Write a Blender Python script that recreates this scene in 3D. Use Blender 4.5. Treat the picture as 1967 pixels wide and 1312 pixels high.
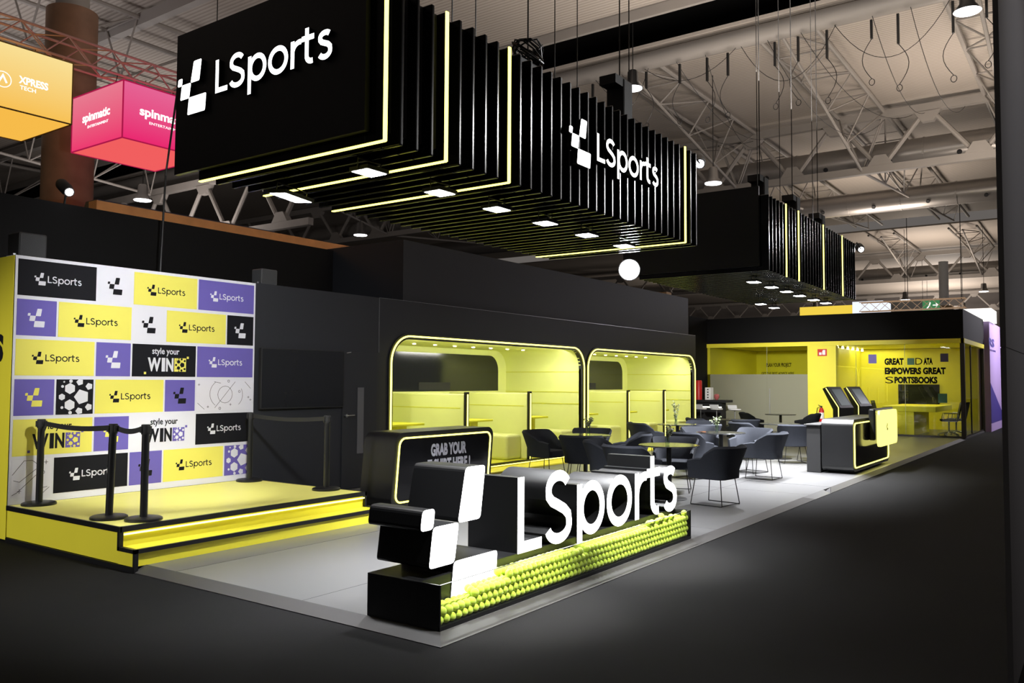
import bpy, bmesh, math, random
from mathutils import Vector, Matrix
random.seed(7)
sc = bpy.context.scene
for o in list(bpy.data.objects): bpy.data.objects.remove(o)
COL = sc.collection
PI = math.pi

# ------------------------------------------------------------------ camera, world, exposure
cam = bpy.data.objects.new('camera', bpy.data.cameras.new('camera')); COL.objects.link(cam); sc.camera = cam
cam.data.lens = 36*1607.97/1967; cam.data.sensor_width = 36; cam.data.clip_end = 400
def cam_matrix(yaw, pitch, roll, h):
    f = Vector((math.cos(pitch)*math.cos(yaw), math.cos(pitch)*math.sin(yaw), math.sin(pitch)))
    rt = Vector((math.sin(yaw), -math.cos(yaw), 0)); dn = f.cross(rt)
    r2 = rt*math.cos(roll)+dn*math.sin(roll); d2 = -rt*math.sin(roll)+dn*math.cos(roll)
    m = Matrix((r2, -d2, -f)).transposed().to_4x4(); m.translation = (0, 0, h); return m
cam.matrix_world = cam_matrix(.61601, .0480725, -.00500837, 1.68)
sc.view_settings.view_transform = 'Standard'; sc.view_settings.look = 'None'
sc.view_settings.gamma = 1; sc.view_settings.use_curve_mapping = False
sc.view_settings.exposure = 0.0
w = bpy.data.worlds.new('hall_air'); sc.world = w; w.use_nodes = True
bg = w.node_tree.nodes['Background']; bg.inputs[0].default_value = (.62, .56, .52, 1); bg.inputs[1].default_value = .2

def spot(name, loc, target, power, size=.08, angle=40, blend=.5, color=(1, 1, 1)):
    l = bpy.data.lights.new(name, 'SPOT'); l.energy = power; l.shadow_soft_size = size; l.spot_size = math.radians(angle); l.spot_blend = blend; l.color = color
    o = bpy.data.objects.new(name, l); COL.objects.link(o); o.location = loc
    o.rotation_euler = (Vector(target)-Vector(loc)).to_track_quat('-Z', 'Y').to_euler(); return o

# ------------------------------------------------------------------ materials
MATS = {}
def mat(name, col, rough=.5, metal=0, spec=.5, emit=None, es=0, noise=None, bump=None, coat=0, sheen=0, trans=0, ior=1.45):
    m = bpy.data.materials.new(name); m.use_nodes = True; nt = m.node_tree; b = nt.nodes['Principled BSDF']
    c = (*col, 1); b.inputs['Base Color'].default_value = c
    b.inputs['Roughness'].default_value = rough; b.inputs['Metallic'].default_value = metal
    b.inputs['Specular IOR Level'].default_value = spec; b.inputs['Coat Weight'].default_value = coat
    b.inputs['Transmission Weight'].default_value = trans; b.inputs['IOR'].default_value = ior
    if sheen: b.inputs['Sheen Weight'].default_value = sheen
    if emit: b.inputs['Emission Color'].default_value = (*emit, 1); b.inputs['Emission Strength'].default_value = es
    tc = nt.nodes.new('ShaderNodeTexCoord')
    n = nt.nodes.new('ShaderNodeTexNoise'); nt.links.new(tc.outputs['Object'], n.inputs['Vector'])
    sc_, amt = noise if noise else (3, .04)
    n.inputs['Scale'].default_value = sc_; n.inputs['Detail'].default_value = 6
    mx = nt.nodes.new('ShaderNodeMixRGB'); mx.blend_type = 'MULTIPLY'; mx.inputs[1].default_value = c
    rp = nt.nodes.new('ShaderNodeMapRange'); rp.inputs[3].default_value = 1-amt; rp.inputs[4].default_value = 1+amt
    nt.links.new(n.outputs['Fac'], rp.inputs[0]); nt.links.new(rp.outputs[0], mx.inputs[2]); mx.inputs[0].default_value = 1
    nt.links.new(mx.outputs[0], b.inputs['Base Color'])
    if bump:
        n2 = nt.nodes.new('ShaderNodeTexNoise'); nt.links.new(tc.outputs['Object'], n2.inputs['Vector']); n2.inputs['Scale'].default_value = bump[0]
        bp = nt.nodes.new('ShaderNodeBump'); bp.inputs['Strength'].default_value = bump[1]; bp.inputs['Distance'].default_value = .01
        nt.links.new(n2.outputs['Fac'], bp.inputs['Height']); nt.links.new(bp.outputs[0], b.inputs['Normal'])
    MATS[name] = m; return m
def glass(name, tint, gloss=.12, rough=.02, frost=0, fcol=(.5, .5, .45)):
    m = bpy.data.materials.new(name); m.use_nodes = True; nt = m.node_tree; nt.nodes.clear()
    out = nt.nodes.new('ShaderNodeOutputMaterial'); tr = nt.nodes.new('ShaderNodeBsdfTransparent'); tr.inputs[0].default_value = (*tint, 1)
    gl = nt.nodes.new('ShaderNodeBsdfGlossy'); gl.inputs['Roughness'].default_value = rough
    fr = nt.nodes.new('ShaderNodeFresnel'); fr.inputs[0].default_value = 1.5
    mx = nt.nodes.new('ShaderNodeMixShader'); ad = nt.nodes.new('ShaderNodeMath'); ad.operation = 'ADD'; ad.inputs[1].default_value = gloss; ad.use_clamp = True
    ge = nt.nodes.new('ShaderNodeNewGeometry'); iv = nt.nodes.new('ShaderNodeMath'); iv.operation = 'SUBTRACT'; iv.inputs[0].default_value = 1; nt.links.new(ge.outputs['Backfacing'], iv.inputs[1])
    mu = nt.nodes.new('ShaderNodeMath'); mu.operation = 'MULTIPLY'; nt.links.new(fr.outputs[0], ad.inputs[0]); nt.links.new(ad.outputs[0], mu.inputs[0]); nt.links.new(iv.outputs[0], mu.inputs[1]); nt.links.new(mu.outputs[0], mx.inputs[0])
    src = tr
    if frost:
        tl = nt.nodes.new('ShaderNodeBsdfTranslucent'); tl.inputs[0].default_value = (*fcol, 1)
        df = nt.nodes.new('ShaderNodeBsdfDiffuse'); df.inputs[0].default_value = (*fcol, 1)
        m1 = nt.nodes.new('ShaderNodeMixShader'); m1.inputs[0].default_value = .5; nt.links.new(tl.outputs[0], m1.inputs[1]); nt.links.new(df.outputs[0], m1.inputs[2])
        m2 = nt.nodes.new('ShaderNodeMixShader'); m2.inputs[0].default_value = frost; nt.links.new(tr.outputs[0], m2.inputs[1]); nt.links.new(m1.outputs[0], m2.inputs[2]); src = m2
    nt.links.new(src.outputs[0], mx.inputs[1]); nt.links.new(gl.outputs[0], mx.inputs[2]); nt.links.new(mx.outputs[0], out.inputs[0])
    MATS[name] = m; return m
def emis(name, col, s):
    m = bpy.data.materials.new(name); m.use_nodes = True; nt = m.node_tree; nt.nodes.clear()
    out = nt.nodes.new('ShaderNodeOutputMaterial'); e = nt.nodes.new('ShaderNodeEmission'); e.inputs[0].default_value = (*col, 1); e.inputs[1].default_value = s
    nt.links.new(e.outputs[0], out.inputs[0]); MATS[name] = m; return m

black = mat('black_satin', (.0065, .0068, .0078), .38)
black_matt = mat('black_matt', (.012, .012, .013), .7)
black_gloss = mat('black_gloss', (.006, .006, .007), .12)
fin_black = mat('fin_black', (.003, .003, .004), .17, spec=.3)
wall_black = mat('wall_black', (.016, .0175, .0225), .55, noise=(1.5, .08))
tall_black = mat('tall_wall_black', (.0045, .0045, .005), .8, spec=.2)
yellow = mat('yellow_panel', (.80, .72, .045), .45)
yellow_top = mat('yellow_stage_top', (.88, .84, .22), .4)
led_yellow = emis('neon_yellow', (1, .93, .16), 4.2)
led_step = emis('led_step', (1, .95, .30), 3.0)
white_sign = emis('sign_white', (1, .99, .98), 6)
white_sign2 = emis('sign_white_hung', (1, .99, .98), 3.5)
panel_led = emis('panel_led', (1, .98, .97), 45)
white_print = mat('print_white', (.64, .64, .70), .7, spec=.2)
yel_print = mat('print_yellow', (.72, .66, .12), .7, spec=.2)
pur_print = mat('print_purple', (.125, .10, .37), .7, spec=.2)
blk_print = mat('print_black', (.008, .008, .011), .75, spec=.15)
green_uph = mat('lime_upholstery', (.76, .79, .30), .55, bump=(8, .08))
green_tab = mat('lime_table', (.68, .66, .03), .45)
floor_lam = mat('floor_laminate', (.11, .11, .113), .30, spec=.8, noise=(.8, .05))
edge_metal = mat('aluminium_ramp', (.045, .044, .045), .45, metal=.0)
metal = mat('steel', (.45, .45, .46), .3, metal=1)
chair_fab = mat('chair_fabric', (.023, .0255, .033), .9, spec=.2, bump=(180, .25), sheen=0, noise=(40, .15))
wire = mat('black_wire', (.012, .012, .012), .4)
ball_felt = mat('tennis_felt', (.62, .76, .07), .8, bump=(300, .3), sheen=.3, noise=(120, .1))
wood_or = mat('orange_wood', (.62, .27, .09), .6, noise=(4, .25))
wood_pale = mat('pale_wood', (.42, .27, .14), .6, noise=(4, .2))
roof_mat = None
steel_grey = mat('painted_steel', (.27, .25, .23), .55, noise=(1, .1))
duct_mat = mat('duct_metal', (.34, .32, .30), .35, metal=.6)
carpet = mat('carpet_dark', (.0095, .0095, .0099), .95, spec=.15, bump=(400, .5), noise=(1.2, .22))
col_dark = mat('near_panel_grey', (.11, .108, .115), .6)
col_edge = mat('near_panel_edge', (.022, .022, .024), .6)
clear = glass('clear_acrylic', (.96, .98, .96), .02)
room_glass = glass('room_glass', (.84, .86, .72), .04)
frosted = glass('frosted_glass', (.6, .62, .5), .05, rough=.25, frost=.82, fcol=(.50, .50, .40))
vase_glass = glass('vase_glass', (.85, .9, .88), .1)
leaf = mat('leaf_green', (.11, .14, .07), .6)
leaf2 = mat('leaf_pale', (.38, .40, .28), .6)
red = mat('red_paint', (.55, .02, .02), .4)
white = mat('white_plastic', (.8, .8, .8), .4)
screen = mat('screen_glass', (.012, .013, .016), .12)
kiosk_scr = mat('kiosk_screen', (.10, .12, .14), .25, emit=(.09, .11, .11), es=.8)
ply_grey = mat('grey_letter', (.30, .30, .34), .5)
lav = mat('lavender_wall', (.36, .26, .50), .6)
navy = mat('navy_print', (.045, .03, .20), .6)
teal = mat('teal_film', (.10, .27, .17), .5)
pur_film = mat('purple_film', (.19, .16, .52), .5)
gray_plate = mat('grey_glass_strip', (.11, .11, .12), .3)

def box_emis(name, ca, cb, s, z0, z1):
    # back-lit textile: colour fades from ca (top) to cb (bottom)
    m = bpy.data.materials.new(name); m.use_nodes = True; nt = m.node_tree; nt.nodes.clear()
    out = nt.nodes.new('ShaderNodeOutputMaterial'); e = nt.nodes.new('ShaderNodeEmission'); e.inputs[1].default_value = s
    tc = nt.nodes.new('ShaderNodeTexCoord'); sp = nt.nodes.new('ShaderNodeSeparateXYZ'); mr = nt.nodes.new('ShaderNodeMapRange')
    mr.inputs[1].default_value = z0; mr.inputs[2].default_value = z1
    mx = nt.nodes.new('ShaderNodeMixRGB'); mx.inputs[1].default_value = (*cb, 1); mx.inputs[2].default_value = (*ca, 1)
    nt.links.new(tc.outputs['Object'], sp.inputs[0]); nt.links.new(sp.outputs[2], mr.inputs[0]); nt.links.new(mr.outputs[0], mx.inputs[0])
    nt.links.new(mx.outputs[0], e.inputs[0]); nt.links.new(e.outputs[0], out.inputs[0]); return m
cube_yel = box_emis('lit_yellow_textile', (.95, .74, .30), (.93, .53, .09), 1.0, 0, 1.1)
cube_pk = box_emis('lit_pink_textile', (.80, .20, .28), (.85, .04, .16), 1.0, 0, 1.1)
cube_pk2 = box_emis('lit_magenta_textile', (.78, .13, .30), (.82, .02, .16), 1.0, 0, 1.1)
cube_or = emis('lit_orange_textile', (.93, .12, .12), .95)
cube_yb = emis('lit_amber_textile', (.93, .50, .07), 1.0)
white_soft = emis('lit_white_text', (1, .97, .93), 1.4)
pinkframe = emis('pink_edge', (.5, .01, .08), .8)
yelframe = mat('dark_gold_edge', (.25, .14, .03), .5)

def corrugated():
    m = bpy.data.materials.new('corrugated_roof'); m.use_nodes = True; nt = m.node_tree; b = nt.nodes['Principled BSDF']
    tc = nt.nodes.new('ShaderNodeTexCoord'); wv = nt.nodes.new('ShaderNodeTexWave'); wv.bands_direction = 'X'; wv.inputs['Scale'].default_value = 2.2; wv.inputs['Distortion'].default_value = 0
    nt.links.new(tc.outputs['Object'], wv.inputs['Vector'])
    cr = nt.nodes.new('ShaderNodeValToRGB'); cr.color_ramp.elements[0].color = (.30, .265, .23, 1); cr.color_ramp.elements[1].color = (.42, .375, .33, 1); cr.color_ramp.elements[0].position = .1; cr.color_ramp.elements[1].position = .5
    nt.links.new(wv.outputs['Color'], cr.inputs[0]); nt.links.new(cr.outputs[0], b.inputs['Base Color'])
    bp = nt.nodes.new('ShaderNodeBump'); bp.inputs['Strength'].default_value = .35; bp.inputs['Distance'].default_value = .03; nt.links.new(wv.outputs['Color'], bp.inputs['Height']); nt.links.new(bp.outputs[0], b.inputs['Normal'])
    b.inputs['Roughness'].default_value = .7; return m
roof_mat = corrugated()

# ------------------------------------------------------------------ mesh helpers
class B:
    def __init__(s): s.v = []; s.f = []; s.m = []
    def add(s, vs, fs, m=0):
        n = len(s.v); s.v += [tuple(p) for p in vs]
        for f in fs: s.f.append([i+n for i in f]); s.m.append(m)
        return s
    def box(s, x0, y0, z0, x1, y1, z1, m=0):
        vs = [(x, y, z) for z in (z0, z1) for y in (y0, y1) for x in (x0, x1)]
        return s.add(vs, [(0, 2, 3, 1), (4, 5, 7, 6), (0, 1, 5, 4), (2, 6, 7, 3), (0, 4, 6, 2), (1, 3, 7, 5)], m)
    def prism(s, poly, O, ux, uz, n, d0, d1, m=0, ms=None):
        # polygon in the plane (ux, uz) through O, from depth d0 (front) to d1 along n
        O, ux, uz, n = map(Vector, (O, ux, uz, n)); k = len(poly)
        fr = [O+ux*a+uz*b+n*d0 for a, b in poly]; bk = [O+ux*a+uz*b+n*d1 for a, b in poly]
        s.add(fr+bk, [list(range(k))], m); s.f.append([len(s.v)-2*k+k+i for i in reversed(range(k))]); s.m.append(m if ms is None else ms)
        base = len(s.v)-2*k
        for i in range(k):
            j = (i+1) % k; s.f.append([base+i, base+k+i, base+k+j, base+j]); s.m.append(m if ms is None else ms)
        return s
    def tube(s, pts, r, k=8, closed=False, m=0):
        pts = [Vector(p) for p in pts]; n = len(pts); rings = []; up = None
        for i, p in enumerate(pts):
            a = pts[i-1] if (i > 0 or closed) else p; b = pts[(i+1) % n] if (i < n-1 or closed) else p
            t = (b-a); t = t.normalized() if t.length > 1e-9 else Vector((0, 0, 1))
            if up is None: up = Vector((0, 0, 1)) if abs(t.z) < .9 else Vector((1, 0, 0))
            x = t.cross(up)
            if x.length < 1e-4: x = t.orthogonal()
            x.normalize(); y = x.cross(t).normalized(); up = y
            rr = r[i] if isinstance(r, (list, tuple)) else r
            rings.append([p+x*rr*math.cos(2*PI*q/k)+y*rr*math.sin(2*PI*q/k) for q in range(k)])
        vs = [p for g in rings for p in g]; fs = []
        for i in range(n if closed else n-1):
            j = (i+1) % n
            for q in range(k): fs.append((i*k+q, i*k+(q+1) % k, j*k+(q+1) % k, j*k+q))
        if not closed: fs.append(tuple(range(k))); fs.append(tuple((n-1)*k+q for q in reversed(range(k))))
        return s.add(vs, fs, m)
    def cyl(s, p0, p1, r, k=16, m=0, r1=None): return s.tube([p0, p1], [r, r if r1 is None else r1], k, False, m)
    def lathe(s, prof, c=(0, 0, 0), k=24, m=0):
        vs = []; fs = []
        for r, z in prof: vs += [(c[0]+r*math.cos(2*PI*q/k), c[1]+r*math.sin(2*PI*q/k), c[2]+z) for q in range(k)]
        for i in range(len(prof)-1):
            for q in range(k): fs.append((i*k+q, i*k+(q+1) % k, (i+1)*k+(q+1) % k, (i+1)*k+q))
        fs.append(tuple(reversed(range(k)))); fs.append(tuple((len(prof)-1)*k+q for q in range(k)))
        return s.add(vs, fs, m)
    def stroke(s, pts, wd, O, ux, uz, n, d0, d1, m=0, ms=None, closed=False):
        # constant-width flat stroke along a 2D centreline, extruded d0..d1 along n
        P = [Vector((p[0], p[1])) for p in pts]; k = len(P); L = []; R = []
        for i in range(k):
            a = P[i-1] if (i or closed) else None; b = P[(i+1) % k] if (i < k-1 or closed) else None
            d1_ = (P[i]-a).normalized() if a is not None else None; d2_ = (b-P[i]).normalized() if b is not None else None
            if d1_ is None: t = d2_; sc_ = 1
            elif d2_ is None: t = d1_; sc_ = 1
            else: t = (d1_+d2_).normalized(); sc_ = 1/max(.5, t.dot(d2_))
            nn = Vector((-t.y, t.x))*wd/2*sc_; L.append(P[i]+nn); R.append(P[i]-nn)
        O, ux, uz, n = map(Vector, (O, ux, uz, n)); W = lambda q, d: O+ux*q.x+uz*q.y+n*d
        vs = [W(q, d0) for q in L]+[W(q, d0) for q in R]+[W(q, d1) for q in L]+[W(q, d1) for q in R]
        ms = m if ms is None else ms; rng = range(k if closed else k-1); b0 = len(s.v); s.v += [tuple(v) for v in vs]
        for i in rng:
            j = (i+1) % k
            for f, mm in (((i, j, k+j, k+i), m), ((2*k+i, 3*k+i, 3*k+j, 2*k+j), ms), ((i, 2*k+i, 2*k+j, j), ms), ((k+i, k+j, 3*k+j, 3*k+i), ms)):
                s.f.append([b0+q for q in f]); s.m.append(mm)
        if not closed:
            for i in (0, k-1): s.f.append([b0+q for q in (i, k+i, 3*k+i, 2*k+i)]); s.m.append(ms)
        return s
    def build(s, name, mats, parent=None, smooth=False, bevel=0, local=False, recalc=True, seg=2):
        if not isinstance(mats, (list, tuple)): mats = [mats]
        off = Vector((0, 0, 0))
        if parent is not None and not local:
            q = parent
            while q is not None: off += q.location; q = q.parent
        me = bpy.data.meshes.new(name)
        me.from_pydata([(v[0]-off.x, v[1]-off.y, v[2]-off.z) for v in s.v], [], s.f)
        for mm in mats: me.materials.append(mm)
        me.polygons.foreach_set('material_index', s.m)
        if recalc:
            bm = bmesh.new(); bm.from_mesh(me); bmesh.ops.recalc_face_normals(bm, faces=bm.faces); bm.to_mesh(me); bm.free()
        if smooth:
            me.polygons.foreach_set('use_smooth', [True]*len(me.polygons))
            try: me.set_sharp_from_angle(angle=math.radians(40))
            except Exception: pass
        me.update(); o = bpy.data.objects.new(name, me); COL.objects.link(o)
        if parent is not None: o.parent = parent
        if bevel:
            md = o.modifiers.new('bevel', 'BEVEL'); md.width = bevel; md.segments = seg; md.limit_method = 'ANGLE'; md.angle_limit = math.radians(50)
        return o

def tag(o, label, cat, group=None, kind=None):
    o['label'] = label; o['category'] = cat
    if group: o['group'] = group
    if kind: o['kind'] = kind
    return o
def thing(name, label, cat, loc=(0, 0, 0), rz=0, group=None):
    o = bpy.data.objects.new(name, None); COL.objects.link(o); o.location = loc; o.rotation_euler = (0, 0, rz); o.empty_display_size = .1
    return tag(o, label, cat, group)
def struct(o): o['kind'] = 'structure'; return o
def dup(root, loc, rz=None, label=None, group=None):
    r = root.copy(); COL.objects.link(r); r.location = loc
    if rz is not None: r.rotation_euler = (0, 0, rz)
    if label: r['label'] = label
    if group: r['group'] = group
    def rec(src, dst):
        for ch in list(src.children):
            c = ch.copy(); COL.objects.link(c); c.parent = dst; rec(ch, c)
    rec(root, r); return r
def rrect(x0, z0, x1, z1, r, n=8, rb=None, skew=0):
    rb = r if rb is None else rb; P = []
    for cx, cz, a0, rr in ((x1-r, z1-r, 0, r), (x0+r, z1-r, 90, r), (x0+rb, z0+rb, 180, rb), (x1-rb, z0+rb, 270, rb)):
        for i in range(n+1):
            a = math.radians(a0+90*i/n); P.append((cx+rr*math.cos(a), cz+rr*math.sin(a)))
    return [(x+skew*(z-z0), z) for x, z in P]
def roundpoly(pts, r, n=4):
    out = []; k = len(pts)
    for i in range(k):
        p = Vector(pts[i]); a = (Vector(pts[i-1])-p); b = (Vector(pts[(i+1) % k])-p); rr = min(r, a.length*.45, b.length*.45)
        s_, e_ = p+a.normalized()*rr, p+b.normalized()*rr
        for j in range(n+1):
            t = j/n; q = s_*(1-t)**2+p*2*t*(1-t)+e_*t*t; out.append((q.x, q.y))
    return out
def arc(cx, cz, rx, rz, a0, a1, n=20): return [(cx+rx*math.cos(math.radians(a0+(a1-a0)*i/n)), cz+rz*math.sin(math.radians(a0+(a1-a0)*i/n))) for i in range(n+1)]

_txt = {}
def text_geo(body, weight=0):
    key = (body, weight)
    if key in _txt: return _txt[key]
    cu = bpy.data.curves.new('t', 'FONT'); cu.body = body; cu.size = 1; cu.offset = weight; cu.resolution_u = 3
    o = bpy.data.objects.new('t', cu); COL.objects.link(o); bpy.context.view_layer.update()
    me = bpy.data.meshes.new_from_object(o.evaluated_get(bpy.context.evaluated_depsgraph_get()))
    vs = [v.co.copy() for v in me.vertices]; fs = [list(p.vertices) for p in me.polygons]
    bpy.data.objects.remove(o); bpy.data.meshes.remove(me)
    x0 = min(v.x for v in vs); x1 = max(v.x for v in vs); y0 = min(v.y for v in vs); y1 = max(v.y for v in vs)
    vs = [((v.x-x0)/(x1-x0), (v.y-y0)/(y1-y0)) for v in vs]; _txt[key] = (vs, fs); return _txt[key]
def text(b, body, O, ux, uz, n, wd, ht, d=.002, m=0, weight=0):
    vs, fs = text_geo(body, weight); O, ux, uz, n = map(Vector, (O, ux, uz, n))
    b.add([O+ux*(a*wd)+uz*(c*ht)+n*d for a, c in vs], fs, m)
    # body of the letters back to the surface
    b.add([O+ux*(a*wd)+uz*(c*ht)+n*(d*.1) for a, c in vs], [list(reversed(f)) for f in fs], m)
    edges = {}
    for f in fs:
        for i in range(len(f)):
            e = (f[i], f[(i+1) % len(f)]); r = (e[1], e[0])
            if r in edges: del edges[r]
            else: edges[e] = 1
    base = len(b.v)-2*len(vs); k = len(vs)
    for a_, b_ in edges: b.f.append([base+a_, base+k+a_, base+k+b_, base+b_]); b.m.append(m)

# ------------------------------------------------------------------ the word mark (template units: metres of the floor sign, baseline z=.34, x from 4.265)
X0, Z0 = 4.265, .34
def T(pts): return [(x-X0, z-Z0) for x, z in pts]
LOGO = [T([(4.745, 1.066), (4.978, 1.066), (4.921, .680), (4.660, .680)]), T([(4.282, .812), (4.412, .812), (4.392, .672), (4.262, .672)]),
        T([(4.392, .685), (4.672, .685), (4.625, .408), (4.352, .408)]), T([(4.618, .418), (5.135, .418), (5.108, .10), (4.580, .10)])]
SW = .088
def letter_strokes():
    h = SW/2; L = {}
    L['L'] = [([(5.40+h, .931), (5.40+h, .34+h), (5.742, .34+h)], False)]
    up = arc(6.0, .785, .155-.0, .112, 25, 180, 14); S = up+[(5.85, .735), (5.90, .69), (6.00, .65), (6.09, .61), (6.155, .56), (6.168, .50)]
    S += arc(6.0, .485, .168, .110, 0, -165, 16)[1:]
    L['S'] = [(S, False)]
    L['p'] = [([(6.30+h, .79), (6.30+h, .14)], False), (arc(6.555, .568, .232-h, .238-h, 0, 360, 36)[:-1], True)]
    L['o'] = [(arc(7.08, .568, .250-h, .240-h, 0, 360, 36)[:-1], True)]
    L['r'] = [([(7.395+h, .79), (7.395+h, .34)], False), (arc(7.615, .585, .175, .165, 180, 78, 12), False)]
    L['t'] = [([(7.737+h, .934), (7.737+h, .50)]+arc(7.737+h+.115, .48, .115, .10, 190, 285, 8), False), ([(7.66, .770), (7.95, .770)], False)]
    u2 = arc(8.205, .690, .115, .072, 35, 180, 10); s2 = u2+[(8.095, .66), (8.13, .62), (8.20, .592), (8.27, .565), (8.318, .52), (8.325, .475)]
    s2 += arc(8.20, .462, .125, .090, 0, -155, 12)[1:]
    L['s'] = [(s2, False)]
    return {k: [(T(p), c) for p, c in v] for k, v in L.items()}
LET = letter_strokes()
def mark_logo(b, O, ux, uz, n, s, d0, d1, m=0, ms=None):
    for P in LOGO: b.prism(roundpoly([(x*s, z*s) for x, z in P], .035*s), O, ux, uz, n, d0, d1, m, ms)
def mark_letter(b, ch, O, ux, uz, n, s, d0, d1, m=0, ms=None):
    for i, (P, c) in enumerate(LET[ch]): b.stroke([(x*s, z*s) for x, z in P], SW*s, O, ux, uz, n, d0-i*.0006, d1+i*.0006, m, ms, c)
def wordmark(b, O, ux, uz, n, s, d0, d1, m=0, ms=None, ls=1.0, gap=0):
    mark_logo(b, O, ux, uz, n, s, d0, d1, m, ms)
    for ch in 'LSports':
        mark_letter(b, ch, Vector(O)+Vector(ux)*(gap*s), ux, uz, n, s, d0, d1, m, ms)
EX, EY, EZ = Vector((1, 0, 0)), Vector((0, 1, 0)), Vector((0, 0, 1))

# ================================================================== SETTING
fl = B().box(-30, -25, -.1, 110, 70, 0).build('floor', carpet); struct(fl)
# raised laminate deck with bevelled aluminium edge
DZ = .05
deck = B().box(4.245, 3.565, .001, 28.5, 11.6, DZ).build('trim_1', floor_lam); struct(deck)
b = B()
def ramp(b, pts_in, pts_out):
    for i in range(len(pts_in)-1):
        a, c, d, e = pts_in[i], pts_in[i+1], pts_out[i+1], pts_out[i]
        b.add([(a[0], a[1], DZ+.002), (c[0], c[1], DZ+.002), (d[0], d[1], .006), (e[0], e[1], .006), (a[0], a[1], .001), (c[0], c[1], .001), (d[0], d[1], .001), (e[0], e[1], .001)],
              [(0, 1, 2, 3), (4, 7, 6, 5), (3, 2, 6, 7), (0, 4, 5, 1), (0, 3, 7, 4), (1, 5, 6, 2)])
ramp(b, [(4.245, 6.95), (4.245, 3.565), (12.25, 3.565)], [(4.12, 6.95), (4.12, 3.455), (12.95, 3.455)])
struct(b.build('trim_2', edge_metal))
b = B(); ramp(b, [(13.75, 3.565), (28.5, 3.565)], [(13.3, 3.455), (28.5, 3.455)]); struct(b.build('trim_3', edge_metal))
# the gap in the edge: a flat wheelchair ramp of the same laminate, with a wedge seam
b = B(); b.add([(12.25, 3.565, DZ+.003), (13.3, 3.565, DZ+.003), (13.3, 3.455, .006), (12.5, 3.455, .006)], [(0, 3, 2, 1)]); b.add([(12.25, 3.565, .001), (13.3, 3.565, .001), (13.3, 3.455, .001), (12.5, 3.455, .001)], [(0, 1, 2, 3), ]); struct(b.build('trim_4', floor_lam, recalc=False))
b = B(); b.add([(13.3, 3.46, .008), (13.75, 3.57, .052), (13.8, 5.0, .0525), (13.55, 4.4, .0525)], [(0, 1, 2, 3)]); struct(b.build('trim_5', black_matt))
b = B()
for yy in (4.9, 6.5): b.box(4.25, yy, DZ, 28.5, yy+.004, DZ+.0008)
for xx in (9.0, 12.6): b.box(xx, 3.57, DZ, xx+.004, 9.3, DZ+.0008)
struct(b.build('trim_6', black_matt))

# tall dark rear walls
def boxo(name, m, *c, **k): return B().box(*c).build(name, m, **k)
struct(boxo('wall_rear', tall_black, -12, 11.16, 0, 10.30, 11.30, 4.0))
struct(boxo('wall_back', wall_black, 10.24, 9.47, 3.02, 21.9, 11.9, 4.035))
struct(boxo('wall_far', tall_black, 22.1, 11.6, 0, 28.6, 11.75, 3.97))
struct(boxo('wall_side', tall_black, 22.02, 9.46, 0, 22.12, 11.6, 3.0))

# booth wall with the two round-cornered openings
PODS = [(9.83, 15.93), (16.09, 22.02)]
def wall_with_holes():
    bm = bmesh.new(); loops = []
    for yy in (9.35, 9.45):
        es = []; lp = []
        for poly in [[(7.18, DZ), (22.12, DZ), (22.12, 3.0), (7.18, 3.0)]]+[rrect(a+.03, .13, c-.03, 2.39, .42, 8, .12) for a, c in PODS]:
            vs = [bm.verts.new((x, yy, z)) for x, z in poly]; lp.append(vs)
            es += [bm.edges.new((vs[i], vs[(i+1) % len(vs)])) for i in range(len(vs))]
        bmesh.ops.triangle_fill(bm, edges=es, use_beauty=True, normal=(0, -1, 0)); loops.append(lp)
    for a, c in zip(*loops):
        for i in range(len(a)):
            j = (i+1) % len(a); bm.faces.new((a[i], a[j], c[j], c[i]))
    bmesh.ops.recalc_face_normals(bm, faces=bm.faces); me = bpy.data.meshes.new('wall_front'); bm.to_mesh(me); bm.free(); me.materials.append(wall_black)
    o = bpy.data.objects.new('wall_front', me); COL.objects.link(o); return struct(o)
wall_with_holes()
struct(boxo('trim_7', metal, 9.565, 9.346, 2.13, 9.570, 9.350, 3.0))
struct(boxo('trim_8', metal, 9.57, 9.346, 2.998, 22.1, 9.352, 3.003))
# flush door
d = B().box(8.80, 9.335, DZ+.01, 9.53, 9.349, 2.12).build('door_1', wall_black, bevel=.003); struct(d)
h = B(); h.cyl((8.86, 9.335, 1.16), (8.86, 9.30, 1.16), .026, 14); h.tube([(8.86, 9.30, 1.16), (8.87, 9.28, 1.16), (9.0, 9.28, 1.163)], .009, 8); h.build('door_handle', metal, d, smooth=True)
B().box(9.105, 9.328, .575, 9.235, 9.336, 1.58).build('glass_strip', gray_plate, d)
B().cyl((8.87, 9.34, 2.10), (8.95, 9.325, 2.115), .006).build('door_closer', metal, d)

# wall television by the backdrop
tv = thing('television', 'large switched-off black wall screen beside the printed backdrop', 'television', (8.02, 9.32, 1.29))
B().box(7.27, 9.29, 1.29, 8.78, 9.345, 2.125).build('housing', black_matt, tv, bevel=.006)
B().box(7.285, 9.286, 1.31, 8.765, 9.292, 2.112).build('screen', screen, tv.children[0])

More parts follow.
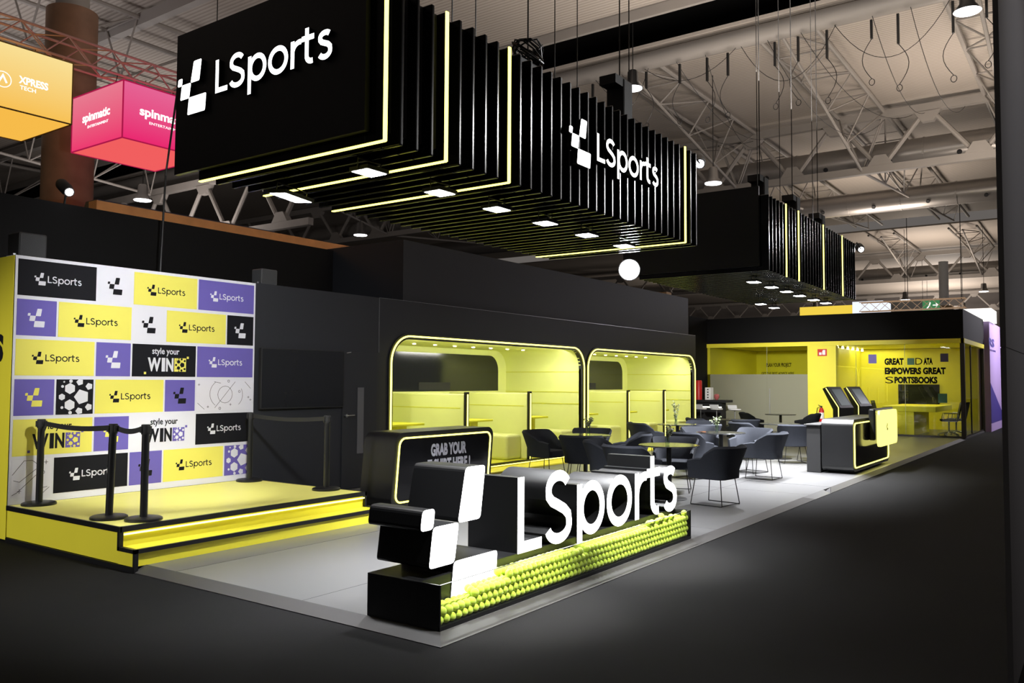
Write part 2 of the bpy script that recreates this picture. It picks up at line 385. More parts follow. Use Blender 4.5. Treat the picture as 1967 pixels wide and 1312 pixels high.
# ================================================================== BACKDROP
bd = thing('photo_backdrop', 'tall printed photo backdrop of white, yellow, purple and black logo tiles on stage', 'backdrop', (5.65, 9.35, .37))
B().box(4.12, 9.325, .372, 7.18, 9.52, 2.99).build('board', white_print, bd)
B().box(4.118, 9.325, .02, 4.128, 11.1, 2.985).build('side_panel', yellow, bd)
B().box(4.13, 9.53, .02, 7.17, 11.1, 2.97).build('rear_box', tall_black, bd)
pr = B(); PM = [white_print, yel_print, pur_print, blk_print, mat('tile_white', (.66, .65, .72), .5)]
W_, Y_, P_, K_, G_ = 0, 1, 2, 3, 4
gx = lambda i: 4.155+.4315*i
def cell(c0, c1, r, col):
    x0, x1 = gx(c0), gx(c1)-.022; z1 = 2.955-.4245*r; z0 = z1-.385
    if col != W_: pr.box(x0, 9.3225, z0, x1, 9.326, z1, col)
    return x0, z0, x1, z1
def tile(c0, c1, r, col, ink, kind='word'):
    x0, z0, x1, z1 = cell(c0, c1, r, col); cx, cz = (x0+x1)/2, (z0+z1)/2
    if kind == 'word':
        s = .1235; mark_logo(pr, (cx-.255, 9.322, cz-.037), EX, EZ, -EY, s*1.12, .0004, -.001, ink)
        for ch in 'LSports': mark_letter(pr, ch, (cx-.255, 9.322, cz-.037), EX, EZ, -EY, s, .0004, -.001, ink)
    elif kind == 'logo':
        s = .205; mark_logo(pr, (cx-.095, 9.322, cz-.05), EX, EZ, -EY, s, .0004, -.001, ink)
    elif kind == 'ball': ballp(x0, z0, x1, z1, ink)
    elif kind == 'win':
        i2 = ink
        text(pr, 'style your', (cx-.17, 9.322, cz+.055), EX, EZ, -EY, .36, .10, .0012, ink, .015)
        x = cx-.225
        for k_, wd in (('W', .17), ('I', .045), ('N', .1)):
            text(pr, k_, (x, 9.322, cz-.13), EX, EZ, -EY, wd, .165, .0012, ink, .04); x += wd+.012
        sq = {K_: Y_, Y_: P_, W_: P_}[col]; pr.box(cx+.125, 9.321, cz-.13, cx+.285, 9.3225, cz+.035, sq)
        ballp(cx+.125, cz-.13, cx+.285, cz+.035, {K_: K_, Y_: Y_, W_: W_}[col], .9)
        for sx, sz in ((cx-.27, cz-.165), (cx+.295, cz+.03)): pr.box(sx, 9.3215, sz, sx+.028, 9.3222, sz+.028, sq)
    elif kind == 'tactic': tact(x0, z0, x1, z1)
def ballp(x0, z0, x1, z1, ink, sc_=1):
    w_ = x1-x0; cx, cz = x0+w_*.42, (z0+z1)/2
    for (a, c, r, k) in ((.68, .5, .21, 5), (.36, .74, .15, 6), (.36, .27, .15, 6), (.15, .5, .09, 6), (.62, .93, .10, 5), (.62, .09, .10, 5), (.88, .80, .10, 5), (.88, .2, .10, 5), (.16, .80, .04, 6), (.16, .2, .04, 6), (.2, .93, .025, 6), (.38, .95, .05, 6), (.38, .05, .05, 6)):
        px, pz = x0+a*w_, z0+c*(z1-z0); P = []
        for i in range(k):
            t = 2*PI*(i+.5)/k; P.append((min(x1, max(x0, px+r*w_*math.cos(t))), min(z1, max(z0, pz+r*w_*math.sin(t)))))
        pr.prism(P, (0, 9.3205, 0), EX, EZ, -EY, .0004, -.001, ink)
def tact(x0, z0, x1, z1):
    wd = .0045; O = (x0, 9.322, z0); W, H = x1-x0, z1-z0
    def st(p, c=False): pr.stroke([(a*W, c_*H) for a, c_ in p], wd, O, EX, EZ, -EY, .0004, -.001, K_, None, c)
    if W > .6:
        st([(.5+.13*math.cos(t/16*2*PI), .52+.13*W/H*math.sin(t/16*2*PI)) for t in range(16)], True)
        st([(.68, .95), (.32, .08)]); st(arc(.5, .55, .27, .5, 130, 230, 10)); st(arc(.62, .5, .2, .42, -50, 30, 8)); st([(.3, .95), (.42, .9)]); st([(.02, .25), (.14, .04)]); st([(.86, .95), (.97, .72)])
        for a, c_ in ((.04, .85), (.2, .12), (.6, .18), (.93, .42), (.97, .33)): st([(a-.02, c_), (a+.02, c_)]); st([(a, c_-.04), (a, c_+.04)])
        for a, c_ in ((.56, .97), (.76, .62), (.41, .06)): st([(a+.018*math.cos(t/8*2*PI), c_+.018*W/H*math.sin(t/8*2*PI)) for t in range(8)], True)
    else:
        st([(.02, .6), (.3, .97), (.5, .97), (.7, .8), (.2, .4), (.05, .45)]); st([(.02, .05), (.15, .12), (.75, .7)]); st(arc(.8, .35, .2, .15, 200, 300, 6)); st([(.75, .02), (.95, .2)])
        st([(.77+.05*math.cos(t/8*2*PI), .62+.05*math.sin(t/8*2*PI)) for t in range(8)], True)
        for a, c_ in ((.85, .9), (.2, .15)): st([(a-.05, c_), (a+.05, c_)]); st([(a, c_-.06), (a, c_+.06)])
for t_ in ((0, 2, 0, K_, W_), (2, 3, 0, W_, K_, 'logo'), (3, 5, 0, Y_, K_), (5, 7, 0, P_, W_),
           (0, 1, 1, P_, W_, 'logo'), (1, 3, 1, Y_, K_), (3, 4, 1, W_, K_, 'logo'), (4, 6, 1, Y_, K_), (6, 7, 1, K_, W_, 'logo'),
           (0, 2, 2, Y_, K_), (2, 3, 2, P_, W_, 'logo'), (3, 5, 2, K_, W_, 'win'), (5, 7, 2, P_, W_),
           (0, 1, 3, P_, Y_, 'logo'), (1, 2, 3, K_, W_, 'ball'), (2, 4, 3, Y_, K_), (4, 5, 3, P_, K_, 'logo'), (5, 7, 3, G_, K_, 'tactic'),
           (0, 2, 4, Y_, K_, 'win'), (2, 3, 4, P_, Y_, 'logo'), (3, 5, 4, W_, K_, 'win'), (5, 7, 4, K_, W_),
           (0, 1, 5, G_, K_, 'tactic'), (1, 3, 5, K_, W_), (3, 4, 5, P_, K_, 'logo'), (4, 6, 5, Y_, K_), (6, 7, 5, P_, W_, 'ball')): tile(*t_)
pr.build('printed_tiles', PM, bd)
sb = B(); text(sb, 'S', (4.117, 9.70, 1.86), -EY, EZ, -EX, .19, .30, .003, 0, .05); sb.build('side_lettering', blk_print, bd)

# ================================================================== STAGE
st = thing('stage', 'low bright yellow stage with black edging and a glowing step', 'stage', (5.6, 8.1, 0))
SZ = .37
b = B(); b.box(4.125, 7.20, DZ, 7.145, 9.32, SZ-.004); b.build('platform', yellow, st)
B().box(4.13, 7.19, SZ-.004, 7.145, 9.32, SZ).build('deck', yellow_top, st)
b = B(); b.box(4.118, 7.165, SZ-.045, 7.16, 7.20, SZ+.003); b.box(4.112, 7.165, SZ-.045, 4.135, 9.32, SZ+.003); b.box(7.135, 7.165, SZ-.045, 7.16, 9.32, SZ+.003)
b.box(4.112, 7.165, .165, 4.15, 7.20, SZ-.045); b.box(4.112, 6.925, .165, 4.15, 7.19, .200); b.box(4.112, 6.918, .165, 7.15, 6.945, .203); b.box(4.112, 6.918, .0, 4.15, 6.945, .2); b.box(4.110, 6.925, 0, 4.135, 9.31, .045)
b.box(7.13, 6.92, DZ, 7.155, 6.945, .2); b.box(7.135, 7.165, DZ, 7.157, 9.32, SZ-.04)
b.build('edge_trim', black, st)
b = B(); b.box(4.14, 6.945, DZ, 7.14, 7.19, .196); b.build('step', yellow, st)
B().box(4.118, 6.94, .05, 4.126, 7.19, .165).build('side_cheek', yellow, st)
B().box(4.16, 7.168, SZ-.075, 7.13, 7.178, SZ-.06).build('led_strip', led_step, st)

# ---- belt barrier posts
def stanchion(loc, label, tilt=0):
    t = thing('barrier_post', label, 'barrier post', (*loc, SZ), 0, 'black belt barrier posts')
    B().lathe([(.165, 0), (.168, .006), (.165, .022), (.15, .03), (.03, .034)], k=36).build('base', black, t, smooth=True, local=True)
    p = B().lathe([(.034, .03), (.034, .82), (.03, .822)], k=20).build('post', black, t, smooth=True, local=True)
    h = B(); h.lathe([(.041, .80), (.041, .885), (.036, .892), (0.001, .892)], k=20)
    for a in range(4): h.box(*sorted_box(a), 0)
    h.build('belt_head', black_matt, t, smooth=True, local=True)
    for o in t.children:
        if tilt and o.name.split('.')[0] != 'base': o.rotation_euler = (0, tilt, 0)
    return t
def sorted_box(a):
    c, s_ = [(1, 0), (0, 1), (-1, 0), (0, -1)][a]; x, y = c*.042, s_*.042; return (x-.012, y-.012, .815, x+.012, y+.012, .875)
SP = [((4.355, 9.14), 'black barrier post at the far left corner of the stage', 0), ((4.319, 7.716), 'slightly leaning black barrier post near the stage front left', .022), ((4.462, 7.37), 'black barrier post at the very front left corner of stage', 0),
      ((6.998, 9.14), 'black barrier post in front of the right end of backdrop', 0), ((6.996, 7.682), 'black barrier post at the right front of stage beside the door', 0)]
for p_, l_, tl in SP: stanchion(p_, l_, tl)
def belt(a, c, label):
    b = B(); n = 10; P = []
    for i in range(n+1):
        t = i/n; P.append((a[0]+(c[0]-a[0])*t, a[1]+(c[1]-a[1])*t, SZ+.852-.03*math.sin(PI*t)))
    dx, dy = c[0]-a[0], c[1]-a[1]; L = math.hypot(dx, dy); nx, ny = -dy/L*.0012, dx/L*.0012
    vs = []
    for p in P:
        for s_ in (-1, 1):
            for z in (-.025, .025): vs.append((p[0]+nx*s_, p[1]+ny*s_, p[2]+z))
    fs = []
    for i in range(n):
        q = 4*i; fs += [(q, q+4, q+5, q+1), (q+2, q+3, q+7, q+6), (q+1, q+5, q+7, q+3), (q, q+2, q+6, q+4)]
    fs += [(0, 1, 3, 2), (4*n, 4*n+2, 4*n+3, 4*n+1)]
    b.add(vs, fs); return tag(b.build('barrier_belt', black_matt), label, 'belt', 'retractable black belts between posts')
belt((4.36, 9.12), (4.335, 7.76), 'long black belt along the left edge of the stage'); belt((4.35, 7.68), (4.45, 7.41), 'short black belt between the two front left posts'); belt((7.0, 9.12), (6.996, 7.73), 'black belt along the right edge of the stage')

# ---- loudspeakers on the walls
def speaker(loc, label, w=.30, h=.19, d=.2, m=black_matt, rz=0):
    t = thing('loudspeaker', label, 'loudspeaker', loc, rz)
    B().prism(roundpoly([(-w/2, 0), (w/2, 0), (w/2, h), (-w/2, h)], .02), (0, 0, 0), EX, EZ, EY, 0, d).build('cabinet', m, t, local=True, bevel=.006)
    B().prism(roundpoly([(-w/2+.015, .012), (w/2-.015, .012), (w/2-.015, h-.012), (-w/2+.015, h-.012)], .02), (0, -.006, 0), EX, EZ, EY, 0, .006).build('grille', mat('grille_'+str(len(MATS)), (.03, .032, .036), .5, bump=(300, .5)), t, local=True)
    B().box(-w/2-.03, .05, 0, -w/2, .1, .03).build('bracket', metal, t, local=True)
    return t
speaker((4.34, 9.42, 2.995), 'black loudspeaker on top of the backdrop at its left corner', .29, .26, .25)
speaker((7.43, 9.36, 3.0), 'grey loudspeaker on the wall top where the backdrop ends', .27, .21, .2, mat('dark_grey_plastic', (.05, .052, .056), .45))

# ================================================================== SEATING PODS
def pod(x0, x1, label):
    t = thing('seating_pod', label, 'booth', ((x0+x1)/2, 9.35, DZ), 0, 'lime seating pods in the black wall'); y0, y1 = 9.40, 11.42; z0, z1 = .13, 2.39
    op = rrect(x0+.03, z0, x1-.03, z1, .42, 10, .12)
    # lining: side walls and ceiling in one rounded tunnel
    n = len(op); b = B(); b.add([(x, 9.40, z) for x, z in op]+[(x, y1, z) for x, z in op], [(i, (i+1) % n, n+(i+1) % n, n+i) for i in range(n)])
    q = [(x+(.05 if x > (x0+x1)/2 else -.05), z+(.05 if z > 1 else -.05)) for x, z in op]
    m0 = len(b.v); b.add([(x, 9.452, z) for x, z in q]+[(x, y1, z) for x, z in q], [(i, (i+1) % n, n+(i+1) % n, n+i) for i in range(n)])
    b.build('lining', green_uph, t, smooth=True, recalc=False)
    b = B(); b.prism(op, (0, y1, 0), EX, EZ, EY, 0, .06); b.build('back_wall', green_uph, t)
    # seams of the padded panels on the right wall
    b = B()
    for zz in (1.20, 1.46, 1.905):
        b.box(x1-.04, 9.45, zz-.006, x1-.028, y1, zz+.006)
    b.build('seam', green_tab, t)
    # dark window in the back wall, rounded at its right end
    wb = B(); wb.prism([(x0+.09, 1.475), (x1-.36, 1.475)]+arc(x1-.36-.32, 1.93, .32, .34, 0, 90, 8)+[(x0+.5, 2.27)]+arc(x0+.42, 1.93, .33, .34, 90, 180, 8), (0, y1-.012, 0), EX, EZ, EY, 0, .012)
    wb.build('dark_window', screen, t)
    dk = B(); dk.box(x0+.9, y1-.02, 1.50, x0+2.1, y1-.012, 1.66); dk.box(x0+3.0, y1-.02, 1.50, x0+4.0, y1-.012, 1.66); dk.build('window_shelf', black_matt, t)
    # plinth
    B().box(x0, 9.30, DZ, x1, 9.36, .10).build('kickboard', yellow, t); B().box(x0+.02, 8.85, DZ, x1-.02, 9.298, .085).build('front_step', yellow, t, bevel=.01); B().box(x0+.06, 9.41, .135, x1-.06, y1-.01, .15).build('pod_floor', green_tab, t)
    # neon outline
    P = [(x, 9.322, z) for x, z in rrect(x0, .10, x1, 2.42, .45, 12, .1)]
    B().tube(P, .014, 8, True).build('neon_outline', led_yellow, t, smooth=True)
    P2 = [(x, z) for x, z in rrect(x0, .10, x1, 2.42, .45, 12, .1)]
    fb = B(); fb.stroke(P2, .10, (0, 9.35, 0), EX, EZ, -EY, .018, 0, 0, None, True); fb.build('outline_channel', black, t)
    step = (x1-x0)/3.02
    for i in (1, 2):
        xd = x0+2.02*i-.01
        dv = B(); dv.box(xd-.045, 9.402, .15, xd+.045, y1, 1.455); dvo = dv.build('divider', green_uph, t, bevel=.02, seg=3)
        e = B(); e.box(xd-.045, 9.352, .11, xd+.045, 9.40, 1.49); e.build('divider_post', black, dvo)
        B().box(xd-.014, 9.343, .11, xd+.014, 9.358, 1.45).build('neon_post', led_yellow, dvo)
        sm = B(); sm.box(xd-.049, 9.48, 1.193, xd+.049, y1, 1.205); sm.build('seam', green_tab, dvo)
    # benches: two facing benches in every bay
    for i in range(3):
        a = x0+.03+2.02*i; c = min(x1-.03, a+2.02)
        if i: a += .04
        c -= .05
        for (p, q_, s_) in ((a, a+.52, 1), (c-.52, c, -1)):
            s = B(); s.box(p, 9.55, .15, q_, y1-.02, .64); s.build('bench', green_uph, t, bevel=.06, seg=4)
        m_ = (a+c)/2
        tb = B(); tb.box(m_-.44, 9.88, .90, m_+.44, 11.0, .94); top = tb.build('table_top', green_tab, t, bevel=.008)
        lg = B(); lg.box(m_-.12, 10.0, .15, m_+.10, 10.3, .90); lg.build('table_leg', green_tab, top)
    # small downlights in the ceiling
    for i in range(9):
        xx = x0+.7+i*(x1-x0-1.3)/8
        dl = B(); dl.lathe([(.032, 2.383), (.032, 2.376), (.001, 2.376)], (xx, 10.55, 0), k=12); dl.build('downlight', DL, t)
    return t
DL = emis('downlight_led', (1, .97, .85), 25)
pod(*PODS[0], 'larger lime green seating pod with neon outline nearer the stage'); pod(*PODS[1], 'lime green seating pod with neon outline farther from the stage')
for a, c in PODS:
    for k_ in range(3):
        l = bpy.data.lights.new('pod_ceiling_light', 'AREA'); l.shape = 'RECTANGLE'; l.size = 1.5; l.size_y = .12; l.energy = 28; l.color = (1, .98, .88)
        o = bpy.data.objects.new('pod_ceiling_light', l); COL.objects.link(o); o.location = (a+1.02+2.02*k_, 9.62, 2.36); o.rotation_euler = (math.radians(20), 0, 0)

# ================================================================== COUNTERS
def counter(x0, x1, y0, y1, z0, z1, skew, label, words=False):
    t = thing('counter', label, 'counter', ((x0+x1)/2, (y0+y1)/2, DZ))
    P = rrect(x0, z0, x1, z1, .13, 8, .13, skew)
    B().prism(P, (0, y0, 0), EX, EZ, EY, 0, y1-y0).build('body', black, t, smooth=True)
    Q = rrect(x0+.07, z0+.07, x1-.07, z1-.07, .10, 8, .10, skew)
    B().tube([(x+.07*skew, y0-.008, z) for x, z in Q], .011, 8, True).build('neon_outline', led_yellow, t, smooth=True)
    B().prism(rrect(x0+.09, z0+.09, x1-.09, z1-.09, .09, 8, .09, skew), (.09*skew, y0-.004, 0), EX, EZ, EY, 0, .004).build('front_panel', black_gloss, t); fpn = t.children[-1]
    B().box(x0+.25, y0+.12, DZ, x1-.2, y1-.05, z0+.01).build('plinth', black_matt, t)
    if words:
        b = B(); ls = [('GRAB YOUR', 8.345, 9.085, .70, .165), ('T-SHIRT HERE !', 8.28, 9.17, .50, .165)]
        for s_, a, c, z, hh in ls: text(b, s_, (a, y0-.006, z), EX, EZ, -EY, c-a, hh, .004, 0, .045)
        b.build('lettering', ply_grey, [o_ for o_ in t.children if o_.name.startswith('front_panel')][0])
    return t
counter(7.60, 9.63, 7.20, 7.74, .10, 1.035, .10, 'black merchandise counter with neon outline and grey lettering beside the stage', True)
c2 = counter(15.80, 18.80, 3.70, 4.25, .09, 1.03, .0, 'black reception counter with neon outline and lit yellow plate at the aisle')
B().prism(rrect(17.12, .47, 18.80, 1.16, .12, 6), (0, 3.53, 0), EX, EZ, EY, 0, .05).build('lit_plate', mat('lit_plate', (.8, .75, .1), .4, emit=(1, .93, .24), es=1.5), c2)
B().box(17.0, 3.58, .60, 18.7, 3.70, 1.20).build('plate_box', black, c2, bevel=.03)
b = B(); mark_logo(b, (17.75, 3.528, .80), EX, EZ, -EY, .14, .002, 0); b.build('plate_logo', blk_print, c2)
b = B(); b.box(15.80, 4.27, DZ, 17.6, 4.52, .90); b.box(15.76, 4.26, .90, 17.65, 4.56, .93)
tag(b.build('low_counter', black_matt, bevel=.01), 'plain low black counter behind the reception counter', 'counter')

# ================================================================== KIOSKS
def kiosk(x, label):
    t = thing('touch_kiosk', label, 'kiosk', (x, 5.2, DZ), -.2, 'leaning touch kiosks behind the reception'); w_ = .72
    side = [(.19, 0), (0, 0), (0, 1.04), (.33, 1.55), (.45, 1.50), (.19, 1.0)]
    bo = B().prism(side, (0, 0, 0), EY, EZ, EX, 0, w_).build('body', black, t, bevel=.01, local=True)
    B().tube([(-.004, .045, .02), (-.004, .045, 1.05), (-.004, .355, 1.515)], .009, 6).build('neon_edge', led_yellow, bo, local=True)
    u = Vector((0, .33, .51)).normalized(); n = Vector((0, -.51, .33)).normalized(); o = Vector((.14, 0, 1.04))+u*.07
    B().prism([(0, 0), (w_-.24, 0), (w_-.24, .46), (0, .46)], o, EX, u, n, .006, 0).build('screen', kiosk_scr, bo, local=True)
    return t
kiosk(21.0, 'leaning touch screen kiosk with neon edge, the one nearer the reception counter'); kiosk(23.0, 'leaning touch screen kiosk with neon edge, the farther of the pair')

# ================================================================== FLOOR SIGN WITH BALLS
sg = thing('illuminated_sign', 'big black block letter sign with glowing white faces on a black plinth', 'sign', (6.3, 3.9, DZ))
YF, YB = 3.76, 4.25
b = B(); b.box(4.25, YF+.006, DZ, 8.31, 4.235, .345); b.build('plinth', black, sg, bevel=.003)
b = B(); b.box(4.25, 3.575, DZ, 4.262, YF+.006, .345); b.box(8.298, 3.575, DZ, 8.31, YF+.006, .345); b.box(4.262, 3.58, DZ, 8.298, YF+.006, .075); b.box(4.25, 3.574, DZ, 8.31, 3.584, .078)
b.build('trough', black, sg)
b = B(); b.box(4.262, 3.575, .078, 6.178, 3.583, .345); b.box(6.184, 3.575, .078, 8.298, 3.583, .345); b.build('clear_front', clear, sg)
b = B(); b.box(4.25, 3.573, .3455, 8.31, 3.585, .349); b.box(4.25, 3.573, .3455, 4.256, 3.80, .349); b.build('top_bead', metal, sg)
o3 = (X0, YF, Z0)
b = B(); mark_logo(b, o3, EX, EZ, EY, 1, 0, .49, 0, 1); lg_ = b.build('logo', [white_sign, black], sg)
for ch in 'LSports':
    b = B(); mark_letter(b, ch, o3, EX, EZ, EY, 1, 0, .49, 0, 1); b.build('letter', [white_sign, black], sg, smooth=True)

prof = [(4.2, .18), (4.45, .215), (4.9, .265), (5.2, .315), (5.6, .33), (6.05, .30), (6.22, .295), (6.26, .335), (7.0, .315), (7.1, .34), (8.0, .34), (8.4, .33)]
def topz(x):
    for (a, za), (c, zc) in zip(prof, prof[1:]):
        if a <= x <= c: return za+(zc-za)*(x-a)/(c-a)
    return .3
bm = bmesh.new(); bmesh.ops.create_icosphere(bm, subdivisions=3, radius=.0312); bme = bpy.data.meshes.new('tennis_ball'); bm.to_mesh(bm and bme); bm.free()
bme.polygons.foreach_set('use_smooth', [True]*len(bme.polygons)); bme.materials.append(ball_felt)
balls = []
for ly in range(3):
    for k in range(6):
        zc = .107+.0535*k; off = .0315*((k+ly) % 2)
        x = 4.297+off
        while x < 8.27:
            if zc+.031 < topz(x)+random.uniform(-.012, .014)+(.006 if ly == 0 else .0): balls.append((ly, x+random.uniform(-.002, .002), 3.617+.0545*ly+random.uniform(0, .003), zc+random.uniform(-.002, .002)))
            x += .0635
front = [q for q in balls if q[0] == 0][:300]; rest = [q for q in balls if q not in front]
# individuals: the front layer, then top balls of the next layers up to 300
tops = sorted(rest, key=lambda q: -(q[3]+.05-topz(q[1])))[:max(0, 300-len(front))]; rest = [q for q in rest if q not in tops]
for q in front+tops:
    o = bpy.data.objects.new('tennis_ball', bme); COL.objects.link(o); o.location = q[1:]; o.rotation_euler = (random.random()*6, random.random()*6, 0)
    tag(o, 'yellow-green tennis ball in the clear-fronted trough below the glowing letters', 'ball', 'tennis balls filling the trough')
if rest:
    b = B(); vv = [v.co.copy() for v in bme.vertices]; ff = [list(p.vertices) for p in bme.polygons]
    for q in rest: b.add([v+Vector(q[1:]) for v in vv], ff)
    o = b.build('tennis_ball_pile', ball_felt, smooth=True, recalc=False); tag(o, 'deeper tennis balls behind the front layer in the trough', 'balls', None, 'stuff')

# ================================================================== HANGING SLAT SIGNS
def hanging(x0, label, words, nk, neon, y0=4.0, y1=6.12, z0=3.336, z1=4.475):
    t = thing('hanging_sign', label, 'hanging sign', (x0+2.7, 5, z0), 0, 'hanging slatted black signs'); sp = .163
    B().box(x0+.1, y0+.09, z0+.10, x0+sp*(nk-1)-.02, y1-.06, z1-.004).build('core', black_matt, t)
    for k in range(nk):
        xx = x0+sp*k; f = B()
        f.box(xx, y0, z0, xx+.035, y0+.18, z1); f.box(xx, y0+.18, z0, xx+.035, y1, z0+.115)
        fo = f.build('fin', fin_black, t, bevel=.010, seg=3)
        if k in neon:
            n = B(); n.box(xx-.004, y0-.008, z0-.006, xx+.026, y0+.004, z1); 
            if words[0]: n.box(xx-.004, y0, z0-.010, xx+.026, y1-.01, z0-.001)
            n.build('neon_strip', led_yellow, fo)
    B().box(x0-.055, y0+.13, z0+.075, x0-.012, 6.38, z1+.13).build('end_panel', black, t)
    if words[0]:
        s = .4575; O = (x0-.085, 6.312, 3.986); b = B(); mark_logo(b, O, -EY, EZ, EX, s, 0, .03, 0, 1); b.build('logo', [white_sign2, black], t)
        for ch in 'LSports': b = B(); mark_letter(b, ch, O, -EY, EZ, EX, s, 0, .03, 0, 1); b.build('letter', [white_sign2, black], t)
    if words[1]:
        s = .4575; O = (x0+2.352, y0-.05, 3.817); b = B(); mark_logo(b, O, EX, EZ, EY, s, 0, .05, 0, 1); b.build('logo', [white_sign2, black], t)
        for ch in 'LSports': b = B(); mark_letter(b, ch, O, EX, EZ, EY, s, 0, .05, 0, 1); b.build('letter', [white_sign2, black], t)
    return t
hanging(4.115, 'near hanging black slatted sign with glowing letters on two sides', (1, 1), 34, (0, 4, 9, 31))
hanging(12.2, 'far hanging black slatted sign without letters, over the tables', (0, 0), 33, (5, 9, 18, 26))

def panel_light(loc, label, rx=0, ry=0, w=.30, h=.23, pw=500, cone=74, g='panel lights under the near sign'):
    t = thing('panel_light', label, 'spotlight', loc, 0, g); t.rotation_euler = (rx, ry, 0)
    ho = B().box(-w/2-.015, -h/2-.015, 0, w/2+.015, h/2+.015, .03).build('housing', black_matt, t, local=True)
    B().box(-w/2, -h/2, -.004, w/2, h/2, .0).build('led_panel', panel_led, ho, local=True)
    b = B(); b.tube([(-w/2-.02, 0, .01), (-w/2-.02, 0, .088), (w/2+.02, 0, .088), (w/2+.02, 0, .01)], .006, 6); b.build('yoke', wire, t, local=True)
    l = spot('panel_beam', (0, 0, 0), (0, 0, -1), pw, .06, cone, .8, (.97, .98, 1)); l.location = (loc[0], loc[1], loc[2]-.075); l.rotation_euler = (rx+(.14 if loc[0] > 7.3 else 0), ry, 0)
    return t
nm = ['first', 'second', 'third', 'fourth', 'fifth', 'sixth']
for i, xx in enumerate((4.46, 5.28, 6.08, 6.89, 7.70, 8.55)):
    panel_light((xx, 4.48, 3.245), nm[i]+' from the left in the row of square lights under the near sign', w=.2, h=.16, cone=70 if i < 3 else 96, pw=430 if i < 3 else 850)
panel_light((4.67, 5.62, 3.235), 'largest white panel light under the near sign, pointing at the stage', .12, .1, .28, .2)
# the glaring floodlight beyond the near sign
t = thing('floodlight', 'glaring white round floodlight in front of the tall black wall', 'floodlight', (10.23, 5.28, 3.22))
dirc = (Vector((0, 0, 1.68))-Vector((10.23, 5.28, 3.2))).normalized(); q = dirc.to_track_quat('Z', 'Y')
b = B(); b.lathe([(.08, -.16), (.14, -.02), (.15, .0), (.001, .0)], k=28); o = b.build('housing', black_matt, t, smooth=True, local=True); o.rotation_mode = 'QUATERNION'; o.rotation_quaternion = q
b = B(); b.lathe([(.135, .001), (.135, .006), (.001, .008)], k=28); o = b.build('lens', emis('flood_lens', (1, .99, 1), 130), t, smooth=True, local=True); o.rotation_mode = 'QUATERNION'; o.rotation_quaternion = q
B().cyl((10.23, 5.28, 3.30), (10.23, 5.28, 11.2), .008).build('hanger', wire, t)
for i, (xx, yy) in enumerate(((12.75, 4.42), (13.59, 4.42), (14.38, 4.42), (15.2, 4.44), (16.1, 4.44), (16.86, 4.42), (16.4, 5.55), (17.35, 5.59))):
    panel_light((xx, yy, 3.245), ('first', 'second', 'third', 'fourth', 'fifth', 'sixth', 'lower left', 'lower right')[i]+(' from the left in the row of square lights' if i < 6 else ' square light, off the row,')+' under the far sign', w=.2, h=.16, g='panel lights under the far sign', pw=1000, cone=104)

def roofz(x):
    return 14.5 if 21.1 < x < 23.6 or 57.8 < x < 61.5 else 12.25
# ================================================================== TABLES AND CHAIRS
def make_table():
    t = thing('round_table', 'x', 'table', (0, 0, DZ), 0, 'round black bistro tables')
    B().lathe([(.02, .735), (.40, .735), (.425, .742), (.425, .750), (.42, .755), (.001, .755)], k=56).build('table_top', mat('table_black', (.02, .021, .023), .16), t, smooth=True, local=True)
    B().lathe([(.036, .015), (.036, .735)], k=20).build('pole', black, t, smooth=True, local=True)
    B().lathe([(.25, 0), (.25, .008), (.23, .015), (.05, .02)], k=40).build('base', black, t, smooth=True, local=True)
    return t
TB = {'T1': (12.10, 7.06), 'T2': (10.953, 5.035), 'T3': (14.28, 5.57), 'T4': (18.22, 5.78), 'T5': (16.5, 7.39), 'T6': (23.7, 7.49), 'T7': (19.5, 7.35)}
TL = {'T1': 'round black table with a vase, nearest the larger lime pod', 'T2': 'round black table with a vase, nearest the big letter sign', 'T3': 'round black table with a vase in the middle of the seating area',
      'T4': 'bare round black table beside the plain low counter', 'T5': 'round black table with a tall vase in front of the farther pod', 'T6': 'bare round black table farthest away, by the frosted glass', 'T7': 'bare round black table between the farther pod and bar'}
t0 = make_table(); first = True
for k, p in TB.items():
    if first: t0.location = (*p, DZ); t0['label'] = TL[k]; first = False
    else: dup(t0, (*p, DZ), 0, TL[k])
